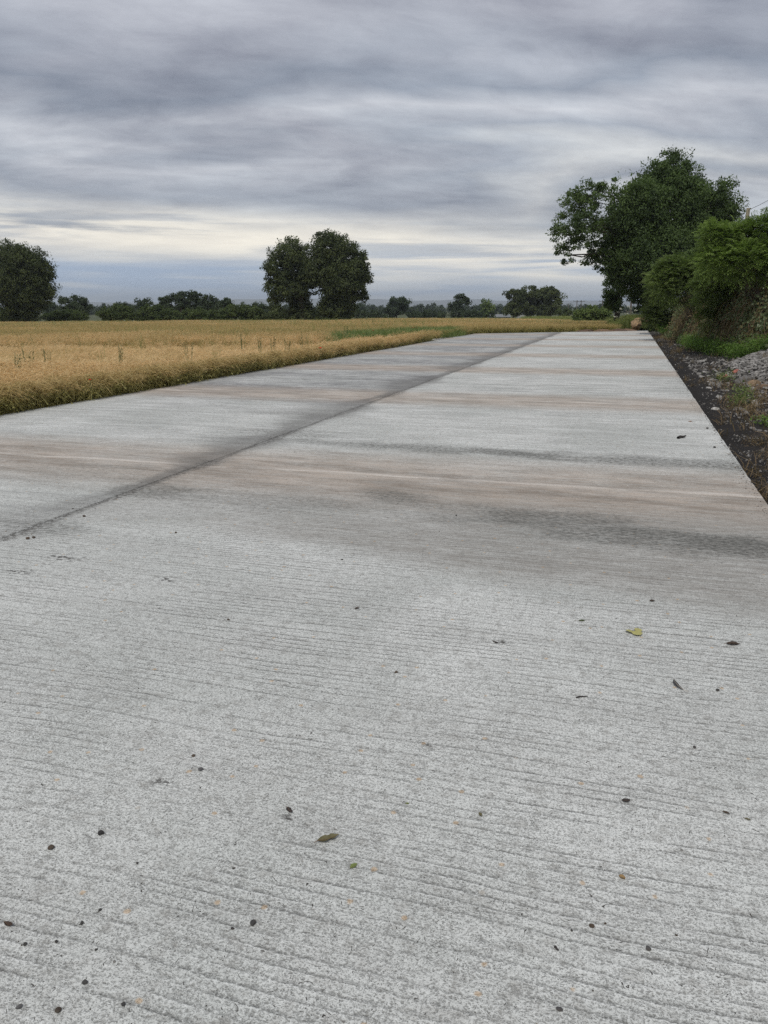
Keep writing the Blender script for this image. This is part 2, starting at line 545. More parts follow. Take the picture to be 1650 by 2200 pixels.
        r2 = k.m('SQRT', k.add(k.mul(ex, ex), k.mul(ey, ey)))
        e = k.ss(k.add(r2, k.mul(k.sub(wn, .5), 1.9)), .25, 1.25, 1., 0.)
        e = k.mul(e, k.add(.45, k.mul(k.ss(fine2, .58, .40), .6)))
        c = k.mix(k.m('MULTIPLY', k.mul(e, k.mul(s * 1.25, k.add(.6, k.mul(comb, .8)))), 1., clamp=True), c, (.115, .115, .105))
    # soil trodden along the joint between the lanes
    jn = k.noise(k.vec(x, y), 2.2, 6, .65)
    jw = k.add(.045, k.mul(k.ss(k.noise(k.vec(0., k.mul(y, .55), 0.), 1., 3), .42, .75), .26))
    da = k.m('ABSOLUTE', k.add(k.sub(x, XC + .03), k.mul(k.sub(jn, .5), .12)))
    soil = k.ss(k.m('DIVIDE', da, jw), .1, 1.1, 1., 0.)
    c = k.mix(k.mul(soil, k.add(.25, k.mul(k.ss(fine2, .55, .42), .6))), c, (.085, .08, .072))
    wide = k.ss(k.m('DIVIDE', k.m('ABSOLUTE', k.add(k.sub(x, XC - .10), k.mul(k.sub(ln, .5), .5))), k.add(.16, k.mul(k.ss(k.noise(k.vec(0., k.mul(y, .4), 4.), 1., 3), .38, .65), k.add(.45, k.mul(left, .45))))), .1, 1.1, 1., 0.)
    c = k.mix(k.mul(k.mul(wide, k.ss(y, 3.5, 6.5)), k.add(.34, k.mul(brk, .5))), c, (.135, .132, .125))
    # scuffed dark crumbs
    for (px, py, r) in ((140, 1198, .10), (355, 1245, .06), (347, 1678, .03), (205, 1794, .022), (40, 1228, .07), (1080, 1380, .03), (622, 1757, .02), (930, 1603, .03)):
        cx, cy = G(px, py)[:2]
        r2 = k.m('SQRT', k.add(k.m('POWER', k.mul(k.sub(x, float(cx)), .6), 2.), k.m('POWER', k.sub(y, float(cy)), 2.)))
        e = k.mul(k.ss(r2, r * .3, r * 1.2, 1., 0.), k.ss(fine2, .5, .44))
        c = k.mix(k.mul(e, .85), c, (.07, .065, .06))
    h = k.sub(k.sub(k.sub(k.mul(gran, 1.5), k.mul(fine_pits, .45)), k.mul(pits, .7)), k.add(k.mul(hole, .9), k.mul(lines, .7)))
    fin(k, c, .88, h, .8, .004, .25)
    return m


CONC = concrete_mat()
SOILM = ground_mat()
VERGE = verge_mat()
STONE = None


def stone_mat(name, a, b):
    m, k = M(name)
    p = k.n('ShaderNodeTexCoord').outputs['Object']
    rnd = k.n('ShaderNodeObjectInfo').outputs['Random']
    t = k.n('ShaderNodeAttribute', attribute_name='tint').outputs['Fac']
    n = k.noise(p, 14., 5, .65)
    c = k.mix(k.m('FRACT', k.add(rnd, t)), a, b)
    c = k.mix(k.ss(n, .35, .75), c, (.085, .074, .062))
    fin(k, c, .9, n, .6, .02)
    return m


STONE = stone_mat('limestone_rubble', (.12, .117, .112), (.43, .42, .40))
STONEB = stone_mat('brown_stone', (.20, .13, .08), (.33, .24, .15))
STONEP = stone_mat('pale_stone', (.42, .41, .39), (.56, .55, .52))
PINK = stone_mat('red_brick_piece', (.42, .13, .10), (.50, .20, .16))
PEBB = stone_mat('dark_pebble', (.022, .022, .023), (.05, .05, .05))
PEBG = stone_mat('grey_pebble', (.06, .06, .065), (.10, .10, .10))
PEBO = stone_mat('ochre_pebble', (.25, .15, .06), (.34, .22, .09))
CLOD = stone_mat('soil_clod', (.045, .032, .022), (.09, .065, .045))
CLAY = stone_mat('orange_clay', (.30, .185, .095), (.46, .31, .17))
SPOIL = stone_mat('brown_spoil', (.12, .07, .045), (.26, .165, .10))


# ------------------------------------------------------------------ setting: ground
def grid(xs, ys, zf, name, mat, smooth=True):
    X, Y = np.meshgrid(xs, ys, indexing='ij')
    Z = zf(X, Y)
    g = Geo()
    nx, ny = len(xs), len(ys)
    i, j = np.meshgrid(np.arange(nx - 1), np.arange(ny - 1), indexing='ij')
    a = (i * ny + j).ravel()
    g.add(np.stack([X, Y, Z], -1).reshape(-1, 3), np.stack([a, a + ny, a + ny + 1, a + 1], 1))
    return g.mesh(name, mat, smooth)


def spaced(a, b, step, out_lo, out_hi, ratio=1.22):
    mid = list(np.arange(a, b + step * .5, step))
    lo, s = [], step
    v = a
    while v > out_lo:
        s *= ratio
        v -= s
        lo.append(v)
    hi, s, v = [], step, mid[-1]
    while v < out_hi:
        s *= ratio
        v += s
        hi.append(v)
    return np.array(lo[::-1] + mid + hi)


link('ground', grid(spaced(-60, 20, .8, -9000, 9000), spaced(-12, 90, .8, -120, 9000), lambda x, y: terrain(x, y) - .03 - .10 * sm(x, 1.1, 1.3) * sm(y, 64, 60) * sm(x, 30, 6), 'ground', SOILM), kind='structure')

# ------------------------------------------------------------------ concrete road: one slab per bay
road = bpy.data.objects.new('concrete_road', None)
COL.objects.link(road)
road['kind'] = 'structure'
tag(road, 'new pale brushed concrete road of two lanes of slabs', 'road')
del road['category']


def slab(x0, x1, yf0, yf1, ragged=False):
    """yf0 / yf1: functions x -> y of the near and far joint"""
    g = Geo()
    nx = 14
    xs = np.linspace(x0, x1, nx)
    b = .006
    rows = []
    for ins, z in ((0, -.2), (0, -b), (b, 0.)):
        top = []
        X = np.concatenate([xs * 0 + 0, []]) if False else xs
        ring = []
        xi = np.clip(xs, x0 + ins, x1 - ins)
        ring += [(a, yf0(a) + ins, z) for a in xi]
        if ragged:
            ya, yb = yf0(x1) + ins, yf1(x1) - ins
            m_ = int((yb - ya) / .045)
            yy = np.linspace(ya, yb, m_ + 2)[1:-1]
            chip = .016 * np.clip(fbm(yy * 5, yy * 0, 13) - .45, 0, 1) + .030 * np.clip(vnoise(yy * 11, yy * 0, 14) - .72, 0, 1) * (1 if z > -.1 else .3)
            ring += [(x1 - ins - c_, q_, z - c_ * .25 * (z > -.1)) for q_, c_ in zip(yy, chip)]
        ring += [(a, yf1(a) - ins, z) for a in xi[::-1]]
        rows.append(ring)
    nr = len(rows[0])
    V = np.array(sum(rows, []))
    F = []
    for r in range(2):
        for i in range(nr):
            F.append((r * nr + i, r * nr + (i + 1) % nr, (r + 1) * nr + (i + 1) % nr, (r + 1) * nr + i))
    o = 2 * nr
    g.add(V, np.array(F))
    # top: the strip next to the ragged edge is a fan-free polygon of its own
    for i in range(nx - 2):
        g.F.append(np.array([(o + i, o + i + 1, o + nr - 2 - i, o + nr - 1 - i)]))
    g.F.append(np.array([[o + j for j in range(nx - 2, nr - nx + 2)]]))
    return g.mesh('concrete_slab', CONC)


joints = [-6.1, .5, 7.1, 13.7, 20.3, 26.9, 33.5, 40.1, 46.7]
for (x0, x1) in ((XL, XC - .006), (XC + .006, XR)):
    js = [q_ for q_ in joints if q_ < yend((x0 + x1) / 2) - 3]
    for i, a in enumerate(js):
        f0 = (lambda a: lambda x: a + .035 * x + .0025)(a)
        f1 = (lambda b: lambda x: b + .035 * x - .0025)(js[i + 1]) if i + 1 < len(js) else yend
        link('concrete_slab', slab(x0, x1, f0, f1, x1 == XR), road)

# ------------------------------------------------------------------ soil verge beside the road, with the rubble rise
def heap(x, y):
    toe = np.interp(y, [9, 12, 16, 20, 25, 28], [2.6, 1.95, 2.15, 2.3, 2.5, 3.2])
    hgt = np.interp(y, [10, 13, 17, 22, 26, 28.5], [0, .16, .3, .42, .42, .0])
    return hgt * sm(x, toe, toe + 1.3)


def vergez(x, y):
    f = foot(y)
    z = -.13 + .10 * (fbm(x * 1.3, y * 1.3, 3) - .5) + .055 * (fbm(x * 7, y * 7, 9) - .5) * sm(x, 1.22, 1.5)
    z = z - .05 * sm(x, 1.7, 1.25)
    b = 1.5 * sm(x, f, f + 2.2) * (1 - sm(y, 58, 70)) * sm(y, -8, 6)
    return z + heap(x, y) * (.75 + .5 * fbm(x * 2, y * 2, 5)) + b


link('soil_verge', grid(np.arange(XR + .004, 7.5, .06), np.arange(-1, 63, .065), vergez, 'soil_verge', VERGE), kind='structure')


# ------------------------------------------------------------------ scatter: geometry nodes over our own points, for stuff nobody could count
def scatter(name, pts, rot, scl, idx, meshes, tone=None, parent=None, label=None):
    me = bpy.data.meshes.new(name)
    n = len(pts)
    me.vertices.add(n)
    me.vertices.foreach_set('co', np.asarray(pts, np.float32).ravel())
    def at(nm, typ, dat, key):
        a = me.attributes.new(nm, typ, 'POINT')
        a.data.foreach_set(key, dat)
    at('rot', 'FLOAT_VECTOR', np.asarray(rot, np.float32).ravel(), 'vector')
    scl = np.asarray(scl, np.float32)
    if scl.ndim == 1:
        scl = np.repeat(scl[:, None], 3, 1)
    at('scl', 'FLOAT_VECTOR', scl.ravel(), 'vector')
    at('idx', 'INT', np.asarray(idx, np.int32), 'value')
    at('tone', 'FLOAT', np.asarray(tone if tone is not None else np.zeros(n), np.float32), 'value')
    nt = bpy.data.node_groups.new(name + '_scatter', 'GeometryNodeTree')
    nt.interface.new_socket('Geometry', in_out='INPUT', socket_type='NodeSocketGeometry')
    nt.interface.new_socket('Geometry', in_out='OUTPUT', socket_type='NodeSocketGeometry')
    k = NT(nt)
    gi, go = k.n('NodeGroupInput'), k.n('NodeGroupOutput')
    join = k.n('GeometryNodeJoinGeometry')
    for m_ in reversed(meshes):
        src = bpy.data.objects.new(m_.name, m_)
        oi = k.n('GeometryNodeObjectInfo', {'Object': src, 'As Instance': False})
        gt = k.n('GeometryNodeGeometryToInstance', {0: oi.outputs['Geometry']})
        nt.links.new(gt.outputs[0], join.inputs[0])
    def na(nm, typ):
        return k.n('GeometryNodeInputNamedAttribute', {'Name': nm}, data_type=typ).outputs['Attribute']
    e2r = k.n('FunctionNodeEulerToRotation', {0: na('rot', 'FLOAT_VECTOR')})
    iop = k.n('GeometryNodeInstanceOnPoints', {'Points': gi.outputs[0], 'Instance': join.outputs[0], 'Pick Instance': True, 'Instance Index': na('idx', 'INT'),
                                               'Rotation': e2r.outputs[0], 'Scale': na('scl', 'FLOAT_VECTOR')})
    nt.links.new(iop.outputs[0], go.inputs[0])
    o = link(name, me, parent, 'stuff')
    o.modifiers.new('scatter', 'NODES').node_group = nt
    if label:
        o['label'] = label
    return o


# ------------------------------------------------------------------ barley
def barley_clump(n, rad, hgt, lean, dens_leaf=1):
    g = Geo()
    for _ in range(n):
        a, r = rng.uniform(0, 6.283), rad * math.sqrt(rng.uniform())
        b0 = np.array([r * math.cos(a), r * math.sin(a), 0])
        H = hgt * rng.uniform(.82, 1.08)
        az = rng.normal(0, .9)
        dirh = np.array([math.cos(az), math.sin(az), 0])
        ln = lean * rng.uniform(.4, 1.5)
        t = np.array([0, .5, .85, 1.])
        P = b0 + np.outer(t, [0, 0, H]) + np.outer(t ** 2.2 * H * ln, dirh)
        tint = rng.uniform()
        sd = np.array([-dirh[1], dirh[0], 0])
        w = .0028
        V = np.concatenate([P - sd * w, P + sd * w])
        F = np.array([[0, 1, 5, 4], [1, 2, 6, 5], [2, 3, 7, 6]])
        g.add(V, F, tint, np.concatenate([t * .85, t * .85]))
        # nodding ear with awns
        ed = nrm(dirh * (.7 + ln) + np.array([0, 0, rng.uniform(-.5, .6)]))
        L = rng.uniform(.07, .10)
        e0 = P[-1]
        up = np.cross(ed, sd)
        ew = .0065
        m1, m2 = e0 + ed * L * .35 + up * .0, e0 + ed * L + np.array([0, 0, -.012])
        V = np.array([e0, m1 + sd * ew, m1 + up * ew, m1 - sd * ew, m1 - up * ew, m2])
        F = np.array([[0, 1, 2], [0, 2, 3], [0, 3, 4], [0, 4, 1], [5, 2, 1], [5, 3, 2], [5, 4, 3], [5, 1, 4]])
        g.add(V, F, tint, 1.)
        for _a in range(3):
            q0 = e0 + ed * L * rng.uniform(.3, .9)
            q1 = q0 + (ed + rng.normal(0, .18, 3)) * .10
            g.add(np.array([q0 - sd * .0018, q0 + sd * .0018, q1]), np.array([[0, 1, 2]]), min(1, tint + .25), 1.)
        for _l in range(dens_leaf):
            h0 = rng.uniform(.25, .8)
            p0 = b0 + np.array([0, 0, H * h0]) + dirh * h0 ** 2.2 * H * ln
            la = rng.uniform(0, 6.283)
            ld = np.array([math.cos(la), math.sin(la), rng.uniform(.0, .9)])
            p1 = p0 + ld * .09
            p2 = p1 + np.array([ld[0] * .08, ld[1] * .08, -.05])
            s2 = np.array([-math.sin(la), math.cos(la), 0]) * .005
            g.add(np.array([p0 - s2, p0 + s2, p1 + s2, p1 - s2, p2]), np.array([[0, 1, 2, 3]]), rng.uniform(), h0 * .6)
            g.add(np.array([p1 - s2, p1 + s2, p2]), np.array([[0, 1, 2]]), rng.uniform(), h0 * .6)
    return g


BY0, BY1 = G(928, 733.5, -.05)[1] - .3, G(987, 723, -.05)[1] + .3      # a board lies along the edge here
NVAR = 12
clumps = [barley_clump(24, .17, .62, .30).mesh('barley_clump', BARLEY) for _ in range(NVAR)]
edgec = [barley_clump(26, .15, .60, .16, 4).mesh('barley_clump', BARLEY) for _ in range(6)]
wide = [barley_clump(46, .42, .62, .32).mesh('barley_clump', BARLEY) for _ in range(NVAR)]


def jitter_grid(x0, x1, y0, y1, s):
    xs, ys = np.arange(x0, x1, s), np.arange(y0, y1, s)
    X, Y = np.meshgrid(xs, ys)
    X, Y = X.ravel(), Y.ravel()
    return X + rng.uniform(-.5, .5, len(X)) * s, Y + rng.uniform(-.5, .5, len(X)) * s


def weedy(x, y):
    """green patch of couch grass spilling from the slab's far left corner into the crop"""
    D, p = depth(x, y), pxof(x, y)
    a = sm(p, 680, 730) * sm(p, 1015, 980) * sm(D, 31, 34) * sm(D, 52, 44)
    edge = np.interp(p, [690, 760, 870, 940, 1010], [33, 38, 43, 44, 46])
    a = a * np.clip(sm(XL - x, .7, 1.5) + (p > 925) + (x > XL), 0, 1)
    return a * sm(np.abs(D - edge), 7, 3.5) * sm(fbm(x * .45, y * .45, 31), .25, .42)


def field_ok(x, y):
    D, p = depth(x, y), pxof(x, y)
    lim = np.interp(p, [0, 720, 800, 1330], [112, 112, 165, 175])
    tip = (x > -3.4) & (y < yend(x) + 1.5)              # spoil lies here
    return ~tip & (D > 3) & (D < lim) & (p > -160) & (p < 1322) & ((x < XL - .10) | (y > yend(x) + .25))


def edge_dist(x, y):
    return np.where(y < yend(XL), XL - x, np.minimum(np.hypot(np.minimum(x - XL, 0), 0) + 99 * (x < XL), 1e3))


parts = []
for (s, D0, D1, wd) in ((.22, 3, 22, 0), (.32, 22, 48, 0), (.62, 48, 180, 1)):
    x, y = jitter_grid(-150, 2, 0, 190, s)
    D = depth(x, y)
    ok = field_ok(x, y) & (D >= D0) & (D < D1)
    x, y = x[ok], y[ok]
    ok = rng.uniform(size=len(x)) > np.clip(weedy(x, y) * 1.3, 0, .97)
    parts.append((x[ok], y[ok], wd))
# extra dense front row along the road edge
ye = np.arange(3, 47.5, .05)
xe = XL - .12 - np.abs(rng.normal(0, .13, len(ye)))
parts.append((xe, ye + rng.uniform(-.05, .05, len(ye)), 0))
xe = np.arange(XL - .2, -.9, .05)
parts.append((xe, yend(xe) + np.where(xe > -3.4, 1.6, .38) + np.abs(rng.normal(0, .2, len(xe))), 0))
for wd_sel, nm, var, lab in ((0, 'barley_crop', clumps, 'ripening barley along the road edge'), (1, 'barley_crop', wide, 'far barley crop')):
    x = np.concatenate([a for a, b, w in parts if w == wd_sel])
    y = np.concatenate([b for a, b, w in parts if w == wd_sel])
    ok = field_ok(x, y) & ~((x > XL - .30) & (y > BY0) & (y < BY1))
    x, y = x[ok], y[ok]
    n = len(x)
    D, p = depth(x, y), pxof(x, y)
    dl = XL - x
    behind = y > yend(np.clip(x, XL, 2)) - 1
    front = np.where(behind & (x > XL - .5), sm(y - yend(x), 3.2, .2), sm(dl, .75, .05))
    nz = fbm(x * .22, y * .22, 40)
    nb = fbm(dl * .9, y * .06, 44)                        # bands that follow the drill rows
    tone = .10 + .9 * front * np.where(behind, .95, np.interp(D, [8, 20, 30, 45], [.95, .72, .38, .5])) + 1.3 * np.clip(nb - .52, 0, 1) + .9 * np.clip(nz - .55, 0, 1)
    tone += .30 * sm(D, 32, 45) * sm(D, 130, 60) + .55 * sm(p, 980, 1050) * sm(D, 90, 60) * sm(y - yend(x), 14, 1)
    pale = sm(D, 17, 21) * sm(D + 12 * (fbm(x * .10, y * .10, 52) - .5), 35, 33) * (1 - front) * (.25 + .9 * sm(fbm(x * .3, y * .3, 47), .35, .6))
    tone = np.clip(tone + .45 * sm(D, 34, 40) * sm(fbm(x * .15, y * .15, 48), .3, .6) - .8 * pale + rng.normal(0, .12, n), -1, 1)
    w1, w2 = fbm(x * .18, y * .18, 51) - .5, fbm(x * .10, y * .10, 52) - .5
    lodged = sm(D + 7 * w1, 17.8, 19.2) * sm(D + 12 * w2, 34.6, 33.6) * sm(p, 780, 620) * (1 - front) * (.62 + .38 * sm(fbm(x * .5, y * .5, 53), .35, .55))
    hs = (.97 + .34 * (fbm(x * .5, y * .5, 60) - .5) + .16 * (fbm(dl * 1.4, y * .2, 61) - .5)) * (1 - .50 * lodged)
    hs = np.where(dl < .5, .98 * rng.uniform(.86, 1.06, n), hs)
    rz = rng.normal(0, .55, n) - .2                       # wind leans it to the right
    tilt = np.abs(rng.normal(.10, .10, n)) + .45 * np.clip(fbm(x * .35, y * .2, 62) - .45, 0, 1) + .75 * lodged * rng.uniform(.5, 1, n)
    rot = np.stack([np.zeros(n), tilt, rz], 1)
    scl = np.stack([np.full(n, 1.), np.full(n, 1.), hs], 1)
    scatter(nm, np.stack([x, y, terrain(x, y) - .03], 1), rot, scl, np.where((front > .45) & (wd_sel == 0), NVAR + rng.integers(0, 6, n), rng.integers(0, NVAR, n)), var + (edgec if wd_sel == 0 else []), tone, label=lab)


def grass_clump(n, rad, h, w, mat, droop=.5, seed_head=False, name='grass_clump'):
    g = Geo()
    for _ in range(n):
        a, r = rng.uniform(0, 6.283), rad * math.sqrt(rng.uniform())
        b0 = np.array([r * math.cos(a), r * math.sin(a), 0])
        az = rng.uniform(0, 6.283)
        dh = np.array([math.cos(az), math.sin(az), 0])
        sd = np.array([-dh[1], dh[0], 0])
        H = h * rng.uniform(.55, 1.1)
        t = np.array([0, .4, .75, 1.])
        P = b0 + np.outer(t, [0, 0, H]) + np.outer(t ** 2 * H * droop * rng.uniform(.2, 1.2), dh) - np.outer(t ** 4 * H * droop * .3, [0, 0, 1])
        ww = w * np.array([.8, 1., .6, .08])[:, None]
        V = np.concatenate([P - sd * ww, P + sd * ww])
        g.add(V, np.array([[0, 1, 5, 4], [1, 2, 6, 5], [2, 3, 7, 6]]), rng.uniform(), t[[0, 1, 2, 3, 0, 1, 2, 3]])
        if seed_head and rng.uniform() < .5:
            m2 = P[-1] + np.array([dh[0] * .05, dh[1] * .05, -.03])
            c = (P[-1] + m2) / 2
            g.add(np.array([P[-1], c + sd * w * 3, m2, c - sd * w * 3]), np.array([[0, 1, 2, 3]]), .9, 1.)
    return g.mesh(name, mat)


ev = [grass_clump(14, .10, .50, .006, EDGEG, .9, i % 2 == 0) for i in range(6)]
n = 900
y = rng.uniform(4, 47, n)
x = XL - .03 - np.abs(rng.normal(0, .12, n))
ok = (rng.uniform(size=n) < .25 + .75 * sm(fbm(y * .5, y * 0, 91), .35, .6)) & ((y < BY0) | (y > BY1))
x, y = x[ok], y[ok]
n = len(x)
scatter('edge_grass', np.stack([x, y, terrain(x, y) - .03], 1), np.stack([rng.normal(0, .12, n), np.abs(rng.normal(.1, .12, n)), rng.uniform(0, 6.28, n)], 1), rng.uniform(.6, 1.15, n), rng.integers(0, 6, n), ev, label='green grass at the foot of the barley')

# couch grass in the weedy corner and wild oats standing through the far crop
gv = [grass_clump(60, .24, .55, .007, GREENG, .5) for _ in range(6)]
x, y = jitter_grid(-45, -5, 25, 62, .26)
ok = ((x < XL - .08) | (y > yend(x) + .2)) & (rng.uniform(size=len(x)) < weedy(x, y) * 1.6)
x, y = x[ok], y[ok]
n = len(x)
scatter('couch_grass', np.stack([x, y, terrain(x, y) - .03], 1), np.stack([rng.normal(0, .1, n), rng.normal(0, .1, n), rng.uniform(0, 6.28, n)], 1), rng.uniform(.95, 1.5, n), rng.integers(0, 6, n), gv, label='green couch grass')
ov = [grass_clump(9, .18, .95, .006, GREENG, .25, True) for _ in range(6)]
x, y = jitter_grid(-150, 0, 20, 180, .65)
D = depth(x, y)
prob = (.75 * sm(D, 32, 42) * sm(fbm(x * .12, y * .12, 71), .38, .6) + .02) * sm(D, 17, 24)
ok = field_ok(x, y) & (rng.uniform(size=len(x)) < prob)
x, y = x[ok], y[ok]
n = len(x)
scatter('wild_oats', np.stack([x, y, terrain(x, y) - .03], 1), np.stack([rng.normal(0, .1, n), rng.normal(.12, .1, n), rng.uniform(0, 6.28, n)], 1), rng.uniform(.7, 1.0, n), rng.integers(0, 6, n), ov, label='wild oats in the crop')


# ------------------------------------------------------------------ trees
LAI = 5.2


def crown(g, lobes, leaf, mat_fill=1., clump=.26, flat=1., asp=.5):
    """lobes: (centre, (rx, ry, rz), density); leaves sit in clumps spread over and inside each lobe"""
    for c, r, den in lobes:
        r = np.asarray(r, float)
        rm = float(np.mean(r))
        per = 60
        nl = LAI * den * mat_fill * math.pi * rm * rm / (.5 * asp * leaf * leaf)
        nc = int(min(max(nl / per, 8), 700))
        dirs = rdir(nc)
        rad = rng.uniform(.10, 1., nc) ** .42
        rad = rad * np.clip(1 + .12 * rng.normal(size=nc), .7, 1.16)
        cc = c + dirs * r * rad[:, None]
        cr = np.clip(rm * clump * 1.3, leaf * 1.8, leaf * 7.) * rng.uniform(.55, 1.35, nc)
        off = rdir(nc * per).reshape(nc, per, 3) * (rng.uniform(.15, 1, (nc, per, 1)) ** .5)
        off[..., 2] *= .7 * flat
        off[..., 2] -= .25 * (off[..., 0] ** 2 + off[..., 1] ** 2)
        P = (cc[:, None] + off * cr[:, None, None]).reshape(-1, 3)
        n = len(P)
        ct = np.repeat(rng.uniform(0, 1, nc), per)
        tint = np.clip(.68 * ct + .32 * rng.uniform(size=n), 0, 1)
        out = np.repeat(dirs, per, 0)
        ax = out * .6 + rdir(n) * .8 + np.array([0, 0, -.35])
        nor = rdir(n) * .35 + np.array([0, 0, .55]) + out * .35 + nrm(off.reshape(-1, 3)) * .9
        s = leaf * rng.uniform(.65, 1.35, n)
        leaves(g, P, ax, nor, s, s * asp, tint)


def limbs(g, base, top, r0, lobes, sub=3):
    base, top = np.asarray(base, float), np.asarray(top, float)
    t = np.linspace(0, 1, 6)
    w = rng.normal(0, r0 * .5, (6, 3)) * (t * (1 - t))[:, None] * 3
    P = base + np.outer(t, top - base) + w
    flare = np.array([1.45, 1.08, .95, .85, .72, .55])
    tube(g, P, r0 * flare, 9)
    for c, r, den in lobes:
        r = np.asarray(r)
        c = np.asarray(c)
        i = rng.integers(2, 5)
        s = P[i]
        t5 = np.linspace(0, 1, 5)[:, None]
        mid = s + (c - s) * t5 + np.array([0, 0, 1.]) * (t5 * (1 - t5)) * np.linalg.norm(c - s) * rng.uniform(-.1, .35)
        tube(g, mid, np.linspace(r0 * .30, r0 * .07, 5), 5)
        for _ in range(sub):
            d = rdir(1)[0]
            d[2] = d[2] * .6 + .15
            e = c + d * r * rng.uniform(.7, 1.)
            q0 = mid[rng.integers(2, 5)]
            tt = np.linspace(0, 1, 4)[:, None]
            tube(g, q0 + (e - q0) * tt + rng.normal(0, .06, (4, 3)) * np.linalg.norm(e - q0) * tt * (1 - tt) * 4, np.linspace(r0 * .09, r0 * .02, 4), 4)


def px_lobes(L, D):
    """lobes given as photo px centre, px radii, depth offset in metres, density"""
    out = []
    for (px, py, rx, ry, dd, den) in L:
        c = W(px, py, D + dd)
        s = (D + dd) / 1710.
        out.append((c, (rx * s, (rx + ry) / 2 * s, ry * s), den))
    return out


def tree(name, label, cat, D, bpx, L, leaf, mat, group=None, top=None, r0=.3, fill=1., sub=3, asp=.5):
    b = W(bpx, 690, D)
    b[2] = float(terrain(b[0], b[1])) - .1
    root = thing(name, label, cat, b, group)
    lobes = [(c - b, r, d_) for c, r, d_ in px_lobes(L, D)]
    g = Geo()
    crown(g, lobes, leaf, fill, asp=asp)
    link('crown', g.mesh('crown', mat), root)
    zt = max(c[2] for c, r, d_ in lobes)
    g = Geo()
    tp = np.array([0, 0, zt * .8]) if top is None else W(top[0], top[1], D) - b
    limbs(g, (0, 0, 0), tp, r0, lobes, sub)
    link('trunk', g.mesh('trunk', BARK, True), root)
    return root


# big ash at the road's end (right)
ash = [(1440, 372, 42, 44, 0, 1.), (1412, 400, 45, 45, 1.5, 1.), (1465, 405, 42, 50, -1, 1.), (1370, 440, 62, 55, -2, 1.1), (1430, 460, 75, 62, 0, 1.2), (1500, 430, 48, 45, 2, .9),
       (1545, 438, 42, 48, 0, .75), (1560, 480, 34, 42, 1, .6), (1510, 490, 55, 55, 1, .9), (1330, 500, 55, 55, 1, 1.), (1400, 540, 75, 62, -2, 1.1), (1470, 550, 60, 60, -2.5, 1.),
       (1262, 420, 42, 36, 0, .34), (1236, 452, 42, 40, 1, .34), (1222, 505, 36, 42, 0, .28), (1258, 490, 40, 42, -1, .36), (1212, 548, 24, 30, 0, .22), (1285, 545, 36, 32, 1, .55),
       (1345, 585, 42, 38, 0, .9), (1380, 610, 38, 45, 1, 1.), (1300, 395, 22, 18, 0, .25), (1420, 610, 45, 40, 0, .9), (1310, 575, 34, 24, 0, .7), (1395, 655, 30, 30, 1, .9)]
tree('ash_tree', 'large spreading ash tree at the far right end of the concrete road', 'tree', 60, 1392, ash, .20, ASH, top=(1425, 400), r0=.42, fill=1.5, sub=5, asp=.42)
stub = [(1330, 585, 26, 26, 0, 1.), (1322, 612, 22, 24, 0, 1.2), (1320, 636, 21, 22, 0, 1.2), (1316, 650, 17, 16, .5, .8), (1305, 640, 9, 9, .3, .5), (1326, 655, 12, 14, 0, 1.)]
tree('ivy_clad_tree', 'narrow ivy-smothered trunk hanging just left of the big ash', 'tree', 66, 1326, stub, .17, ASH, top=(1328, 590), r0=.22)

# twin field trees in the middle
tw = [(622, 545, 42, 32, 0, .8), (600, 580, 34, 34, 0, .65), (640, 585, 40, 42, 1, .9), (610, 620, 34, 26, -1, .75), (645, 618, 30, 28, 0, .9), (578, 612, 15, 12, 0, .35), (645, 660, 26, 30, 1, 1.2), (590, 640, 16, 12, 0, .3), (668, 590, 22, 26, 0, .7), (632, 674, 22, 16, 0, 1.2), (660, 678, 20, 14, 0, 1.2)]
tree('ivy_clad_tree', 'left one of the twin round trees at the middle of the barley field', 'tree', 118, 650, tw, .30, DARKL, r0=.55, top=(640, 560), fill=1.75)
tw = [(708, 535, 42, 34, 0, .9), (740, 555, 42, 38, 1, .9), (690, 580, 38, 40, 0, 1.), (730, 600, 42, 42, -1, 1.), (766, 590, 28, 34, 0, .75), (712, 622, 30, 30, 0, .9), (760, 625, 30, 26, 0, .6), (778, 640, 13, 16, 0, .35), (782, 585, 16, 26, 0, .7), (772, 556, 18, 18, 0, .7), (700, 510, 22, 14, 0, .7), (745, 650, 24, 24, 0, 1.),
      (722, 660, 34, 30, 0, 1.3), (735, 680, 22, 14, 0, 1.2), (700, 668, 18, 20, 0, 1.)]
tree('ivy_clad_tree', 'taller right one of the twin round trees at the middle of the barley field', 'tree', 116, 722, tw, .30, DARKL, r0=.6, top=(720, 560), fill=1.75)
# big round tree at the left edge of the picture
lt = [(30, 555, 46, 34, 0, 1.2), (70, 575, 40, 38, 0, 1.1), (20, 600, 48, 42, -1, 1.2), (85, 615, 36, 28, 0, .9), (45, 630, 52, 30, 0, 1.2), (105, 618, 18, 12, 0, .4), (40, 662, 34, 26, 0, 1.4), (72, 650, 30, 20, 0, .9),
      (-15, 590, 40, 50, 0, 1.), (-30, 640, 34, 14, 0, .6), (60, 680, 26, 12, 0, 1.2), (20, 680, 24, 12, 0, 1.2), (100, 640, 16, 10, 0, .5)]
tree('round_tree', 'big dense dome-shaped tree at the far left of the barley field', 'tree', 115, 45, lt, .28, DARKL, r0=.7, top=(40, 570), fill=1.7)

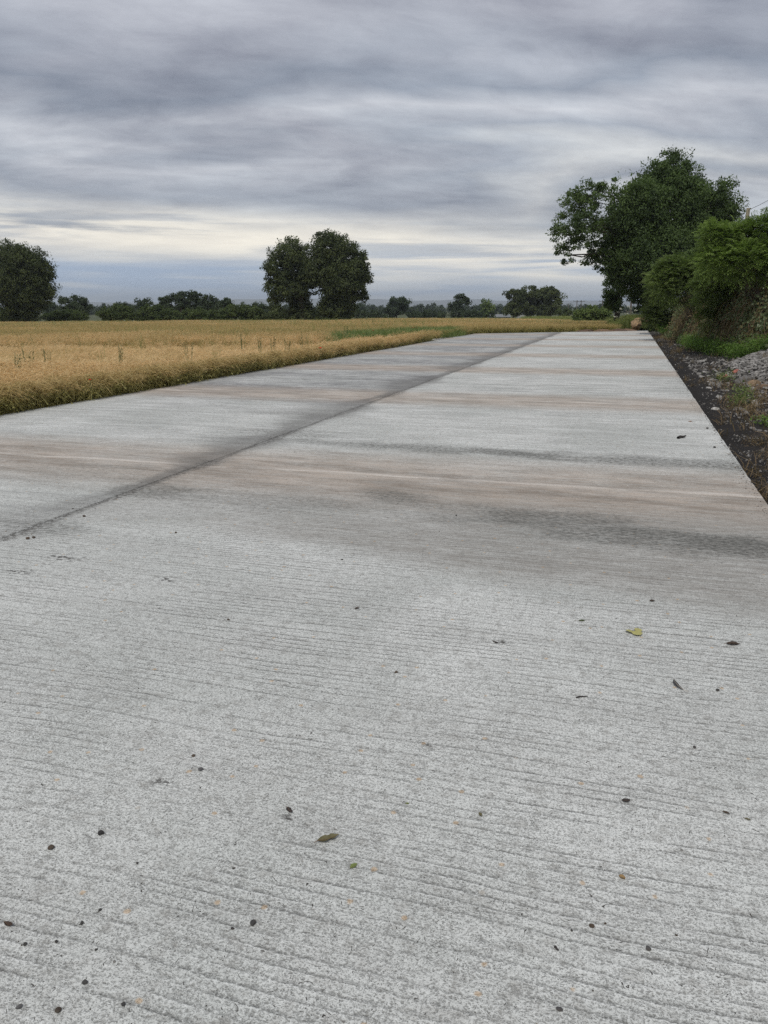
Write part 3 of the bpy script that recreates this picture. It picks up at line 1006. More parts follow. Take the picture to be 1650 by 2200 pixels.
# smaller trees and bushes along the field's far side
far_trees = [
    ('field_tree', 'lone grey-green broad tree right of the big dome tree', 165, 160, [(140, 652, 16, 16, 0, .8), (165, 650, 24, 15, 0, 1.), (180, 660, 18, 16, 0, 1.), (160, 668, 24, 12, 0, 1.)], FARL),
    ('field_tree', 'small round tree between the big dome tree and the broad tree', 210, 109, [(109, 656, 9, 8, 0, 1.), (104, 664, 8, 8, 0, 1.)], FARL),
    ('field_tree', 'small peaked tree behind the roundest hedge bush', 170, 262, [(262, 657, 16, 8, 0, 1.), (270, 664, 12, 8, 0, 1.)], FARL),
    ('field_tree', 'thin airy small tree left of the long tree clump', 165, 308, [(300, 652, 14, 8, 0, .5), (315, 652, 14, 8, 0, .5), (306, 662, 18, 9, 0, .6)], FARL),
    ('field_tree', 'loose low tree at the left end of the long tree clump', 160, 352, [(345, 648, 10, 8, 0, .5), (358, 646, 12, 8, 0, .6), (352, 660, 18, 10, 0, .8)], FARL),
    ('field_tree', 'tallest arched tree of the long tree clump', 158, 392, [(382, 637, 16, 12, 0, .9), (402, 638, 18, 13, 0, .9), (392, 655, 26, 14, 0, 1.)], FARL),
    ('field_tree', 'wide tree on the right slope of the long tree clump', 158, 438, [(425, 638, 18, 12, 0, .8), (447, 645, 18, 14, 0, .8), (460, 656, 14, 12, 0, .8), (432, 658, 22, 12, 0, .9)], FARL),
    ('field_tree', 'dark tree with a spiky top right of the long tree clump', 150, 485, [(480, 650, 14, 10, 0, .8), (490, 646, 6, 9, 0, .5), (493, 660, 14, 12, 0, .8)], FARL),
    ('field_tree', 'smooth domed tree just left of the twin trees', 170, 558, [(556, 657, 14, 9, 0, 1.1), (564, 665, 14, 10, 0, 1.)], FARL),
    ('field_tree', 'small ragged tree under the left twin tree', 140, 592, [(592, 656, 15, 10, 0, .8), (598, 670, 18, 12, 0, 1.)], DARKL),
    ('field_tree', 'lone round tree right of the twin trees', 235, 852, [(845, 650, 18, 14, 0, .9), (862, 648, 17, 14, 0, .9), (854, 664, 24, 14, 0, 1.), (838, 670, 14, 12, 0, 1.)], FARL),
    ('field_tree', 'odd tree leaning out to the right like a mushroom in mid-distance', 230, 986, [(990, 643, 14, 9, 0, 1.), (1004, 645, 8, 5, 0, .8), (985, 656, 10, 10, 0, .9), (972, 655, 8, 8, 0, .7), (985, 672, 18, 10, 0, 1.)], FARL),
    ('field_tree', 'pale airy tree left of the tall block of trees', 240, 1046, [(1046, 652, 12, 9, 0, .7), (1040, 664, 14, 9, 0, .8), (1054, 664, 14, 9, 0, .8), (1046, 675, 18, 7, 0, 1.)], MIDL),
    ('field_tree', 'left tree of the tall dark block of trees before the ash', 205, 1103, [(1118, 636, 16, 17, 0, .9), (1120, 660, 16, 16, 0, 1.), (1102, 632, 17, 15, 0, .8), (1108, 650, 16, 14, 0, .9), (1098, 665, 16, 14, 0, 1.1)], DARKL),
    ('field_tree', 'middle tree of the tall dark block of trees before the ash', 207, 1140, [(1160, 634, 18, 17, 0, .9), (1160, 660, 18, 16, 0, 1.), (1138, 630, 22, 16, 0, .9), (1136, 648, 20, 14, 0, 1.), (1140, 664, 22, 14, 0, 1.1)], DARKL),
    ('field_tree', 'right tree of the tall dark block of trees before the ash', 204, 1182, [(1178, 632, 22, 17, 0, .9), (1194, 640, 15, 16, 0, .8), (1186, 658, 20, 16, 0, 1.), (1170, 668, 18, 12, 0, 1.1)], DARKL),
    ('poplar_tree', 'left of two thin dim poplars behind the right twin tree', 420, 763, [(763, 658, 5, 5, 0, 1.2), (763, 667, 6, 8, 0, 1.2)], FARL),
    ('poplar_tree', 'right of two thin dim poplars behind the right twin tree', 430, 776, [(776, 657, 5, 5, 0, 1.2), (776, 667, 6, 8, 0, 1.2)], FARL),
]
for nm, lab, D, bpx, L, mt in far_trees:
    tree(nm, lab, 'tree', D, bpx, L, .0024 * D + .04, mt, r0=.22, fill=1.5, group='trees along the far side of the field', sub=2)

bushes = [
    ('low dark bush at the left picture edge before the dome tree', 122, 8, [(5, 676, 22, 12, 0, 1.)], HEDGE),
    ('low hedge bush under the broad tree', 124, 125, [(110, 680, 22, 9, 0, 1.), (130, 678, 22, 11, 0, 1.)], HEDGE),
    ('olive hedge bush right below the broad tree', 124, 160, [(150, 677, 22, 11, 0, 1.), (172, 681, 18, 9, 0, 1.)], HEDGE),
    ('roundest dark green hedge bush left of the tree clump', 124, 245, [(230, 672, 22, 15, 0, 1.), (255, 668, 20, 13, 0, 1.), (245, 680, 34, 9, 0, 1.)], HEDGE),
    ('ragged low hedge bush between two round ones', 124, 285, [(280, 674, 18, 12, 0, .9), (292, 682, 20, 8, 0, 1.)], HEDGE),
    ('bright green mounded hedge bush before the thin airy tree', 124, 335, [(320, 670, 26, 13, 0, 1.1), (348, 668, 26, 12, 0, 1.1), (335, 681, 40, 9, 0, 1.1)], HEDGE),
    ('grey-green trailing hedge bush below the arched tree', 124, 392, [(378, 676, 20, 10, 0, 1.), (402, 676, 20, 11, 0, 1.), (390, 684, 30, 7, 0, 1.)], HEDGE),
    ('hedge bush below the wide sloping tree', 124, 440, [(425, 674, 20, 11, 0, 1.), (450, 676, 22, 11, 0, 1.), (440, 684, 30, 7, 0, 1.)], HEDGE),
    ('hedge bush below the spiky-topped tree', 124, 482, [(472, 676, 16, 11, 0, 1.), (495, 668, 18, 16, 0, 1.), (484, 684, 24, 7, 0, 1.)], HEDGE),
    ('tall leafy hedge bush between spiky tree and domed tree', 124, 535, [(522, 668, 18, 15, 0, 1.1), (545, 670, 18, 15, 0, 1.1), (535, 682, 28, 9, 0, 1.1)], HEDGE),
    ('dark hedge bush at the foot of the left twin tree', 124, 588, [(575, 680, 20, 10, 0, 1.1), (605, 679, 22, 11, 0, 1.1)], DARKL),
    ('dark hedge bush between the two twin trunks', 122, 680, [(670, 680, 20, 11, 0, 1.2), (690, 684, 20, 8, 0, 1.2)], DARKL),
    ('low hedge bush right after the twin trees', 200, 790, [(780, 674, 18, 10, 0, 1.), (806, 676, 18, 9, 0, 1.)], FARL),
    ('low hedge bush between the lone round tree and mushroom tree', 215, 915, [(895, 676, 20, 7, 0, 1.), (920, 674, 16, 7, 0, 1.), (942, 676, 16, 6, 0, 1.)], FARL),
    ('low hedge bush right beside the mushroom tree', 225, 1020, [(1012, 674, 14, 9, 0, 1.), (1028, 677, 12, 6, 0, 1.)], FARL),
    ('low hedge bush right of the tall tree block', 190, 1222, [(1215, 672, 16, 8, 0, 1.), (1235, 674, 14, 7, 0, 1.)], HEDGE),
    ('rounded sunny-green hedge left of the ivy-smothered trunk', 95, 1270, [(1250, 674, 16, 10, 0, 1.1), (1272, 670, 18, 11, 0, 1.1), (1295, 670, 16, 12, 0, 1.1), (1240, 682, 16, 9, 0, 1.1), (1260, 684, 18, 9, 0, 1.1), (1282, 684, 18, 9, 0, 1.1), (1302, 683, 14, 9, 0, 1.1)], MIDL),
]
for lab, D, bpx, L, mt in bushes:
    tree('hedge_bush', lab, 'bush', D, bpx, L, .0020 * D + .04, mt, r0=.08, fill=1.6, group='hedge bushes along the field', sub=2)

# far wood line: one mass on the horizon
g = Geo()
L = []
for px in np.arange(-60, 1420, 9.):
    D = rng.uniform(430, 620)
    hh = 7 + 8 * fbm(px * .02, 0, 81) + rng.uniform(-1, 2)
    py = 672 - hh * .5
    L.append((px + rng.normal(0, 4), py - rng.uniform(0, 3), rng.uniform(9, 15), hh * rng.uniform(.6, .9), D - 520, .8))
lob = px_lobes(L, 520)
crown(g, lob, 1.1, .9)
o = link('far_woodland', g.mesh('far_woodland', FARL), kind='stuff')
o['label'] = 'far low woodland along the horizon'


# blue mountains
def mountains():
    g = Geo()
    px = np.linspace(-2600, 4600, 900)
    D = 8000.
    out = []
    prof = 6 + 12 * fbm(px * .0052 + 4.1, px * 0, 90, 5) * sm(px, 200, 820) * sm(px, 2600, 1400) + 5 * fbm(px * .012, px * 0, 95, 3)
    for q_, h in zip(px, prof):
        c = W(q_, 658, D)
        out.append((c, h / 1710 * D))
    rows = []
    for kx, (fr, hf) in enumerate(((-.14, -.25), (-.07, .35), (0, 1.), (.06, .6), (.12, -.25))):
        rows.append(np.array([[c[0] * (1 + fr), c[1] * (1 + fr), EYE + h * hf * (1 + .10 * math.sin(i * .21 + kx)) - (8 if hf < 0 else 0)] for i, (c, h) in enumerate(out)]))
    n = len(px)
    V = np.concatenate(rows)
    a = (np.arange(4)[:, None] * n + np.arange(n - 1)[None]).ravel()
    g.add(V, np.stack([a, a + 1, a + 1 + n, a + n], 1))
    m, k = M('moorland')
    p = k.n('ShaderNodeNewGeometry').outputs['Position']
    fin(k, k.mix(k.noise(p, .004, 5), (.05, .06, .035), (.11, .10, .07)), .95)
    link('mountains', g.mesh('mountains', m, True), kind='structure')


mountains()

# ------------------------------------------------------------------ right-hand hedge and bank
def spray(g, c, axis, ln, tint, pairs=5):
    """feathered leaf: opposite leaflets along a drooping rib, one at the tip"""
    n = len(c)
    axis = nrm(axis)
    nor = nrm(rdir(n) * .5 + np.array([0, 0, 1.]))
    side = nrm(np.cross(axis, nor))
    for i in range(pairs):
        t = .15 + .75 * i / (pairs - 1)
        p = c + axis * (ln * t)[:, None] - np.array([0, 0, 1.]) * (ln * t * t * .3)[:, None]
        ll = ln * (.36 - .10 * abs(t - .45))
        for s in (-1, 1):
            la = axis * .45 + side * s
            leaves(g, p + nrm(la) * ll[:, None] * .5, la + np.array([0, 0, -.15]), nor, ll, ll * .36, np.clip(tint + rng.normal(0, .08, n), 0, 1))
    p = c + axis * (ln * 1.08)[:, None] - np.array([0, 0, 1.]) * (ln * .32)[:, None]
    leaves(g, p, axis + np.array([0, 0, -.4]), nor, ln * .32, ln * .12, tint)


def feather_crown(g, lobes, ln, dens=1.):
    for c, r, den in lobes:
        r = np.asarray(r, float)
        rm = float(np.mean(r))
        n = int(min(6000, 150 * (rm / ln) ** 2 * den * dens))
        dd = rdir(n)
        dd[:, 2] = np.where(rng.uniform(size=n) < .6, np.abs(dd[:, 2]), dd[:, 2])
        rad = rng.uniform(.2, 1, n) ** .5 * (1 + .12 * rng.normal(size=n))
        p = c + dd * r * rad[:, None]
        cl = vnoise(p[:, 0] * 2.2 + p[:, 2], p[:, 1] * 2.2 + p[:, 2] * 1.3, 7)
        tint = np.clip(.15 + .55 * cl + .3 * rng.uniform(size=n), 0, 1)
        spray(g, p, dd * .8 + rdir(n) * .5 + np.array([0, 0, .25]), ln * rng.uniform(.6, 1.25, n), tint)
        for _ in range(int(9 * den)):               # single shoots that break the outline
            sd = rdir(1)[0]
            sd[2] = abs(sd[2]) * .8 + .1
            t = np.linspace(.75, 1.22 + .28 * rng.uniform(), 7)[:, None]
            q_ = c + sd * r * t + np.array([0, 0, .12]) * (t - .75)
            spray(g, q_, np.tile(sd, (7, 1)) + rdir(7) * .9, ln * rng.uniform(.5, .95, 7), rng.uniform(.35, 1., 7))


def shrub(name, label, D, base, L, ln, mat, dens=1., cat='shrub', nst=9):
    b = W(base[0], base[1], D)
    b[0] += 1.3
    b[2] = max(float(terrain(b[0], b[1])), -.2) - .05
    root = thing(name, label, cat, b)
    lobes = [(c - b, r, d_) for c, r, d_ in px_lobes(L, D)]
    g = Geo()
    feather_crown(g, lobes, ln, dens)
    link('foliage', g.mesh('foliage', mat), root)
    g = Geo()
    for c, r, d_ in lobes:
        for _ in range(nst // 3 + 1):
            s = np.array([rng.normal(0, .3), rng.normal(0, .3), 0])
            e = c + rdir(1)[0] * np.asarray(r) * .8
            t = np.linspace(0, 1, 5)[:, None]
            tube(g, s + (e - s) * t + rng.normal(0, .08, (5, 3)) * t, np.linspace(.022, .005, 5), 5)
    link('stems', g.mesh('stems', BARK, True), root, 'stuff')
    return root


shrub('elder_shrub', 'bright green feathery shrub topping the hedge at the right picture edge', 27, (1610, 640),
      [(1640, 505, 42, 36, 0, 1.), (1588, 520, 38, 36, .6, 1.), (1548, 520, 36, 34, .3, 1.), (1600, 562, 58, 40, -.3, 1.), (1540, 565, 36, 34, 0, 1.), (1660, 560, 52, 46, -.4, 1.), (1690, 520, 50, 50, 0, 1.), (1530, 500, 18, 18, 0, .7)], .28, BRIGHT, 1.0)
shrub('hedge_shrub', 'mid-green shrub sloping down to the left of the bright feathery one', 37, (1455, 660),
      [(1455, 592, 46, 32, 0, 1.), (1490, 605, 40, 40, .5, 1.), (1425, 615, 32, 30, 0, .9), (1465, 628, 42, 28, 0, 1.), (1440, 575, 24, 18, 0, .7), (1510, 570, 26, 30, 0, 1.)], .30, MIDL, 1.0)
shrub('hedge_shrub', 'dark low shrub at the bend where hedge meets the ash trunk', 47, (1412, 680),
      [(1418, 640, 26, 30, 0, 1.), (1402, 674, 20, 16, 0, 1.), (1430, 665, 34, 26, -.5, 1.), (1408, 688, 26, 14, -.5, 1.)], .32, HEDGE, 1.1)
shrub('elder_shrub', 'small light green sapling hanging in the middle of the bramble bank', 31, (1520, 700),
      [(1515, 655, 22, 22, 0, .9), (1520, 685, 20, 20, 0, .9), (1540, 640, 24, 16, 0, .8)], .25, MIDL, .9)

shrub('hedge_shrub', 'dense dark hedge mass between the feathery shrub and the brambles', 30, (1600, 660),
      [(1560, 600, 50, 42, 0, 1.), (1620, 600, 56, 46, 0, 1.), (1670, 610, 50, 50, 0, 1.), (1525, 615, 36, 34, 0, 1.), (1590, 640, 60, 34, .4, 1.)], .22, MIDL, 1.)

# bramble and ivy bank: leaves hung over the steep bank face
def bank_points(n, y0, y1, h0, h1, jit=.28):
    y = rng.uniform(y0, y1, n)
    s = rng.uniform(h0, h1, n)                  # 0 at the foot, 1 at the top
    H = np.interp(y, [20, 27, 34, 42, 50, 58], [3.3, 3.6, 3.1, 2.6, 2.2, 1.8])
    x = foot(y) + .05 + .9 * s + .35 * (fbm(y * .9, s * 3, 15) - .5) + rng.normal(0, jit * .5, n)
    z = -.15 + H * s + rng.normal(0, jit * .3, n)
    return np.stack([x, y, np.maximum(z, terrain(x, y) - .05)], 1)


bank = thing('bramble_bank', 'steep bank of brown brambles and trailing ivy below the feathery shrub', 'hedge', (3.5, 30, 0))
o0 = np.array([3.5, 30, 0])
g = Geo()
p = bank_points(36000, 13, 48, 0, 1.)
n = len(p)
tn = np.clip(.6 * vnoise(p[:, 1] * 2.2, p[:, 2] * 2.2, 19) + .4 * rng.uniform(size=n), 0, 1)
sz = rng.uniform(.07, .15, n)
leaves(g, p - o0, rdir(n) + np.array([-.3, -.3, -.5]), rdir(n) * .8 + np.array([-.6, -.5, .6]), sz, sz * .7, tn)
link('bramble_leaves', g.mesh('bramble_leaves', BRAM), bank)
g = Geo()
p = bank_points(43000, 13, 50, .0, 1.)
msk = vnoise(p[:, 1] * .9, p[:, 2] * 1.3, 27) > .40
p = p[msk] + np.array([-.12, -.05, 0])
n = len(p)
tn = np.clip(.5 * vnoise(p[:, 1] * 3, p[:, 2] * 3, 29) + .5 * rng.uniform(size=n), 0, 1)
sz = rng.uniform(.06, .12, n)
leaves(g, p - o0, rdir(n) + np.array([0, 0, -.8]), rdir(n) * .6 + np.array([-.7, -.5, .5]), sz, sz * .85, tn)
link('ivy_leaves', g.mesh('ivy_leaves', IVY), bank)
g = Geo()
for _ in range(650):
    p = bank_points(1, 20.5, 46, .25, 1.)[0] - o0
    ln = rng.uniform(.5, 1.6)
    t = np.linspace(0, 1, 5)[:, None]
    d_ = np.array([-rng.uniform(0, .35), rng.normal(0, .5), -rng.uniform(.3, 1)])
    q_ = p + np.array([-.15, 0, .1]) + d_ * ln * t + np.array([-.25, 0, .25]) * (t * (1 - t)) * ln
    tube(g, q_, np.linspace(.010, .004, 5), 3, rng.uniform())
link('dead_canes', g.mesh('dead_canes', DEADS), bank, 'stuff')


# dead bracken, nettles, small verge plants
def fern_patch(name, label, cat, pts, mat, leaf, per, hgt, rad):
    c0 = pts.mean(0)
    root = thing(name, label, cat, c0)
    g = Geo()
    n = len(pts)
    P = np.repeat(pts, per, 0) - c0 + rng.normal(size=(n * per, 3)) * np.array([rad, rad, hgt * .3]) + np.array([0, 0, hgt * .55])
    m_ = len(P)
    tn = np.clip(.5 * vnoise(P[:, 0] * 3, P[:, 1] * 3, 33) + .5 * rng.uniform(size=m_), 0, 1)
    s = leaf * rng.uniform(.6, 1.3, m_)
    ax = rdir(m_)
    ax[:, 2] *= .4
    leaves(g, P, ax, rdir(m_) * .5 + np.array([0, 0, 1.]), s, s * .5, tn)
    link('foliage', g.mesh('foliage', mat), root)
    g = Geo()
    for p in pts[::2]:
        b = p - c0
        tube(g, [b, b + np.array([rng.normal(0, .04), rng.normal(0, .04), hgt * .6]), b + np.array([rng.normal(0, .08), rng.normal(0, .08), hgt])], [.006, .005, .003], 3)
    link('stems', g.mesh('stems', STEMG if mat is not DRYG else DEADS), root, 'stuff')
    return root


def region(n, poly, zoff=0.):
    """points on the verge inside a photo-pixel polygon's ground footprint"""
    P = np.array([G(px, py, -.1)[:2] for px, py in poly])
    lo, hi = P.min(0), P.max(0)
    out = []
    while len(out) < n:
        q_ = rng.uniform(lo, hi)
        ins = False
        j = len(P) - 1
        for i in range(len(P)):
            if (P[i][1] > q_[1]) != (P[j][1] > q_[1]) and q_[0] < (P[j][0] - P[i][0]) * (q_[1] - P[i][1]) / (P[j][1] - P[i][1]) + P[i][0]:
                ins = not ins
            j = i
        if ins:
            out.append((q_[0], q_[1], float(vergez(q_[0], q_[1])) + zoff))
    return np.array(out)


def along_foot(n, y0, y1, wd):
    y = rng.uniform(y0, y1, n)
    e = np.sin((y - y0) / (y1 - y0) * math.pi) ** .5
    x = foot(y) + .35 - rng.uniform(0, 1, n) * wd * (.5 + .5 * e) * (.7 + .6 * fbm(y * .7, y * 0, 12))
    return np.stack([x, y, vergez(x, y)], 1)


fern_patch('nettle_patch', 'lush green nettle patch at the foot of the bank behind the stone heap', 'plants', along_foot(330, 25.5, 37.5, 1.0), NETT, .085, 38, .50, .16)
fern_patch('nettle_patch', 'small green nettle clump in the corner beside the road end', 'plants', along_foot(90, 47, 57, .25), NETT, .09, 40, .6, .2)
fern_patch('weed_clump', 'yellow-green weed growing out of the stone heap', 'plant', region(11, [(1576, 868), (1600, 862), (1608, 874), (1582, 880)]), GREENG, .055, 46, .34, .08)
fern_patch('weed_clump', 'small straggling weed beside the red brick pieces', 'plant', region(9, [(1535, 812), (1570, 805), (1575, 822), (1545, 826)]), GREENG, .05, 40, .2, .12)
fern_patch('weed_clump', 'little green weed at the right picture edge below the heap', 'plant', region(5, [(1640, 905), (1655, 902), (1655, 915), (1642, 915)]), NETT, .05, 40, .14, .08)
fern_patch('dead_bracken', 'tan dead bracken hanging on the bank left of the nettles', 'plants', bank_points(40, 36, 42, .1, .75), DRYG, .14, 22, .3, .16)

# verge grass and cow parsley beyond the road's end
gg = [grass_clump(36, .25, .8, .007, GRASS, .4, True) for _ in range(6)]
x, y = jitter_grid(-8, 5, 56.5, 110, .3)
p_ = pxof(x, y)
ok = (p_ > 1318 + 6 * rng.normal(size=len(x))) & (y > yend(x) + 2.6)
x, y = x[ok], y[ok]
n = len(x)
scatter('verge_grass', np.stack([x, y, terrain(x, y) - .03 + .35 * sm(pxof(x, y), 1320, 1360)], 1), np.stack([rng.normal(0, .1, n), rng.normal(0, .1, n), rng.uniform(0, 6.28, n)], 1), rng.uniform(.8, 1.3, n), rng.integers(0, 6, n), gg, label='tall verge grass beyond the road end')
x, y = jitter_grid(-40, 0, 75, 190, .7)
p_ = pxof(x, y)
D = depth(x, y)
ok = (p_ > 1120) & (p_ < 1335) & (D > np.interp(p_, [1120, 1320], [150, 88])) & (D < 175)
x, y = x[ok], y[ok]
n = len(x)
scatter('verge_grass', np.stack([x, y, terrain(x, y) - .03], 1), np.stack([rng.normal(0, .1, n), rng.normal(0, .1, n), rng.uniform(0, 6.28, n)], 1), rng.uniform(1., 1.6, n), rng.integers(0, 6, n), gg, label='uncut grass along the far field edge')

cp_spots = [(1328, 672), (1339, 672), (1334, 665), (1345, 668), (1350, 660), (1355, 664), (1366, 668), (1326, 682), (1320, 682), (1333, 683), (1358, 672), (1347, 676)]
ups = ['the leftmost white head low over the grass', 'the biggest white head', 'above the biggest white head', 'right of the biggest head', 'topmost in the patch', 'just below the topmost', 'at the right end by the dark shrub', 'low near the barley', 'touching the barley', 'low in the middle', 'near the clay mound', 'in the heart of the patch']
for (px, py), u in zip(cp_spots, ups):
    D = rng.uniform(57.5, 62)
    h_ = W(px, py, D)
    b = np.array([h_[0], h_[1], float(terrain(h_[0], h_[1])) + .2])
    root = thing('cow_parsley', 'white cow parsley beyond the road end, ' + u, 'plant', b, 'cow parsley beyond the road end')
    t_ = h_ - b
    g = Geo()
    tube(g, [np.zeros(3), t_ * .55 + rng.normal(0, .03, 3), t_], [.012, .009, .006], 4)
    tips = [t_ + np.array([math.cos(a) * r_, math.sin(a) * r_, .05 + rng.uniform(-.05, .05)]) for a, r_ in zip(rng.uniform(0, 6.28, 12), rng.uniform(.02, .12, 12))]
    for q_ in tips:
        tube(g, [t_ - np.array([0, 0, .06]), q_], [.003, .002], 3)
    link('stem', g.mesh('stem', STEMG), root)
    g = Geo()
    for q_ in tips:
        V = ICO1[0] * np.array([.03, .03, .018]) + q_
        g.add(V, ICO1[1])
    link('flower_head', g.mesh('flower_head', UMBEL), root, 'stuff')

# ------------------------------------------------------------------ stones
stone_meshes = []
for i in range(14):
    g = Geo()
    g.add(rock_v(ICO2 if i < 5 else ICO1, 1, rng.uniform(.6, .95), rng.uniform(.35, .65)), (ICO2 if i < 5 else ICO1)[1], rng.uniform())
    stone_meshes.append(g.mesh('stone', STONE))
heap_o = thing('rubble_heap', 'long heap of broken grey limestone on the verge under the bank', 'stone heap', (2.8, 20, -.1))


def heap_spot():
    while True:
        y = rng.uniform(11.5, 28.5)
        x = rng.uniform(1.75, 4.3)
        dn = float(heap(x, y)) / .42
        if rng.uniform() < .06 + dn * 1.2 and x < .165 * y + .5 and x < foot(y) + .3:
            return x, y


spots = [heap_spot() for _ in range(3600)]
spots.sort(key=lambda s: s[1])
sizes = []
for i, (x, y) in enumerate(spots):
    sizes.append(float(np.clip(rng.lognormal(-3.05, .36), .02, .12)))
order = np.argsort([-s / sp[1] for s, sp in zip(sizes, spots)])
big = set(order[:298].tolist())
g = Geo()
for i, (x, y) in enumerate(spots):
    s = sizes[i]
    z = float(vergez(x, y)) + s * .18
    if i in big:
        o = link('stone', stone_meshes[rng.integers(0, 14)], heap_o)
        o.location = (x - 2.8, y - 20, z + .1)
        o.rotation_euler = (rng.normal(0, .35), rng.normal(0, .35) - .1, rng.uniform(0, 6.28))
        o.scale = (s, s, s)
    else:
        a = rng.uniform(0, 6.28)
        V = rock_v(ICO1, s, s * rng.uniform(.6, .9), s * rng.uniform(.35, .6), cuts=3)
        c_, s_ = math.cos(a), math.sin(a)
        V = V @ np.array([[c_, s_, 0], [-s_, c_, 0], [0, 0, 1]]) + np.array([x - 2.8, y - 20, z + .1])
        g.add(V, ICO1[1], rng.uniform())
link('small_stones', g.mesh('small_stones', STONE), heap_o, 'stuff')

for (px, py, s, mt, lab) in ((1560, 790, .11, PINK, 'smaller red brick piece on the stone heap'), (1583, 787, .15, PINK, 'larger red brick piece on the stone heap'),
                             (1548, 793, .15, STONEB, 'flat tan stone left of the red brick pieces'), (1622, 815, .17, STONEB, 'big brown block at the right of the stone heap'),
                             (1640, 822, .18, STONEB, 'long brown stone at the right picture edge'), (1600, 806, .28, STONE, 'large tilted grey slab stone in the heap'),
                             (1538, 868, .085, STONEP, 'pale stone low on the verge left of the yellow-green weed'), (1511, 772, .14, STONEP, 'pale squarish stone near the nettles'),
                             (1523, 828, .07, STONEP, 'small white stone in the black soil'), (1508, 805, .12, STONE, 'grey stone half sunk in black soil'), (1622, 843, .11, STONEP, 'pale pointed stone right of the yellow-green weed')):
    x, y, _ = G(px, py, .1 if px > 1540 else -.05)
    g = Geo()
    g.add(rock_v(ICO3, s, s * .72, s * .42, .12, 9), ICO3[1], rng.uniform())
    o = link('stone', g.mesh('stone', mt), loc=(x, y, float(vergez(x, y)) + s * .22))
    o.rotation_euler = (rng.normal(0, .25), rng.normal(0, .25), rng.uniform(0, 6.28))
    tag(o, lab, 'stone')
    o.name = 'brick_piece' if mt is PINK else 'loose_stone'

# gravel and dry grass over the black soil
pm = []
for i in range(8):
    g = Geo()
    g.add(rock_v(ICO1, 1, rng.uniform(.6, .9), rng.uniform(.4, .7)), ICO1[1], rng.uniform())
    pm.append(g.mesh('gravel', STONE))
n = 12000
y = 3.5 + 55 * rng.uniform(size=n) ** 1.6
x = XR + .06 + rng.uniform(size=n) ** .8 * (np.minimum(foot(y), .17 * y + .8) - XR)
ok = (x < foot(y) + .3) & (rng.uniform(size=n) < .15 + 1.1 * sm(fbm(x * .9, y * .9, 55), .38, .62))
x, y = x[ok], y[ok]
n = len(x)
scatter('gravel', np.stack([x, y, vergez(x, y) + .004], 1), rng.uniform(0, 6.28, (n, 3)), np.clip(rng.lognormal(-4.45, .55, n), .006, .05), rng.integers(0, 8, n), pm, label='loose gravel in the black soil')
dv = [grass_clump(16, .10, .22, .0035, DRYG, 1.6, name='dry_tuft') for _ in range(6)]
n = 700
y = 6.5 + 45 * rng.uniform(size=n) ** 1.5
x = XR + .1 + rng.uniform(size=n) * (np.minimum(foot(y), .17 * y + .8) - XR)
ok = rng.uniform(size=n) < .05 + sm(fbm(x * .8, y * .5, 58), .48, .62) + .8 * sm(np.abs(y - 9.5), 1.0, .2)
x, y = x[ok], y[ok]
n = len(x)
scatter('dry_grass', np.stack([x, y, vergez(x, y) - .01], 1), np.stack([rng.normal(0, .35, n), rng.normal(0, .35, n), rng.uniform(0, 6.28, n)], 1), rng.uniform(.6, 1.5, n), rng.integers(0, 6, n), dv, label='dry straw and grass on the soil')

# clay lump and low spoil at the end of the road
def lump(name, label, px, py, D, rx, rz, mat, ry=None, at=None):
    c = W(px, py, D) if at is None else at
    g = Geo()
    V = rock_v(ICO3, rx, ry or rx, rz, .18, 8)
    V = V * (1 + .22 * (fbm(V[:, 0] * 4 / rx + 9, V[:, 2] * 4 / rz + V[:, 1] / rx * 3, 77) - .5))[:, None]
    g.add(V, ICO3[1], rng.uniform())
    o = link(name, g.mesh(name, mat), loc=(c[0], c[1], c[2]))
    o.rotation_euler = (0, rng.normal(0, .1), rng.uniform(-.4, .4))
    return tag(o, label, 'earth')


lump('clay_mound', 'orange clay lump dumped at the far right corner of the road', 1368, 697, 54.6, .50, .46, CLAY)
lump('clay_mound', 'small pale clay tip on the upper right of the clay lump', 1382, 688, 54.9, .34, .22, CLAY)
for x_, w_, u in ((-2.75, .7, 'left end'), (-1.75, .8, 'middle left'), (-.75, .65, 'middle right'), (.05, .5, 'right end beside the clay lump')):
    lump('spoil_heap', 'low brown spoil ridge behind the road end, ' + u, 0, 0, 1, w_, .17, SPOIL, .4, at=(x_, float(yend(x_)) + .62, -.02))

# formwork board left along the far left slab edge
a, b = G(928, 733.5, -.05), G(987, 723, -.05)
dd = b - a
g = Geo()
L_ = np.hypot(dd[0], dd[1])
xs = np.linspace(0, L_, 9)
V, F = [], []
for i, xx in enumerate(xs):
    wz = .004 * math.sin(i * 1.3)
    V += [(xx, -.11, -.16 + wz), (xx, .11, -.16 + wz), (xx, .11, .05 + wz), (xx, -.11, .05 + wz)]
for i in range(8):
    for j in range(4):
        F.append((i * 4 + j, i * 4 + (j + 1) % 4, i * 4 + 4 + (j + 1) % 4, i * 4 + 4 + j))
F += [(0, 3, 2, 1), (32, 33, 34, 35)]
g.add(np.array(V), np.array(F))
o = link('edge_board', g.mesh('edge_board', plain('pale_board', (.50, .49, .45), .9, .2, 4.)), loc=(XL - .14, a[1], -.02))
o.rotation_euler = (0, 0, R(90))
tag(o, 'long pale board lying along the far left edge of the concrete', 'board')

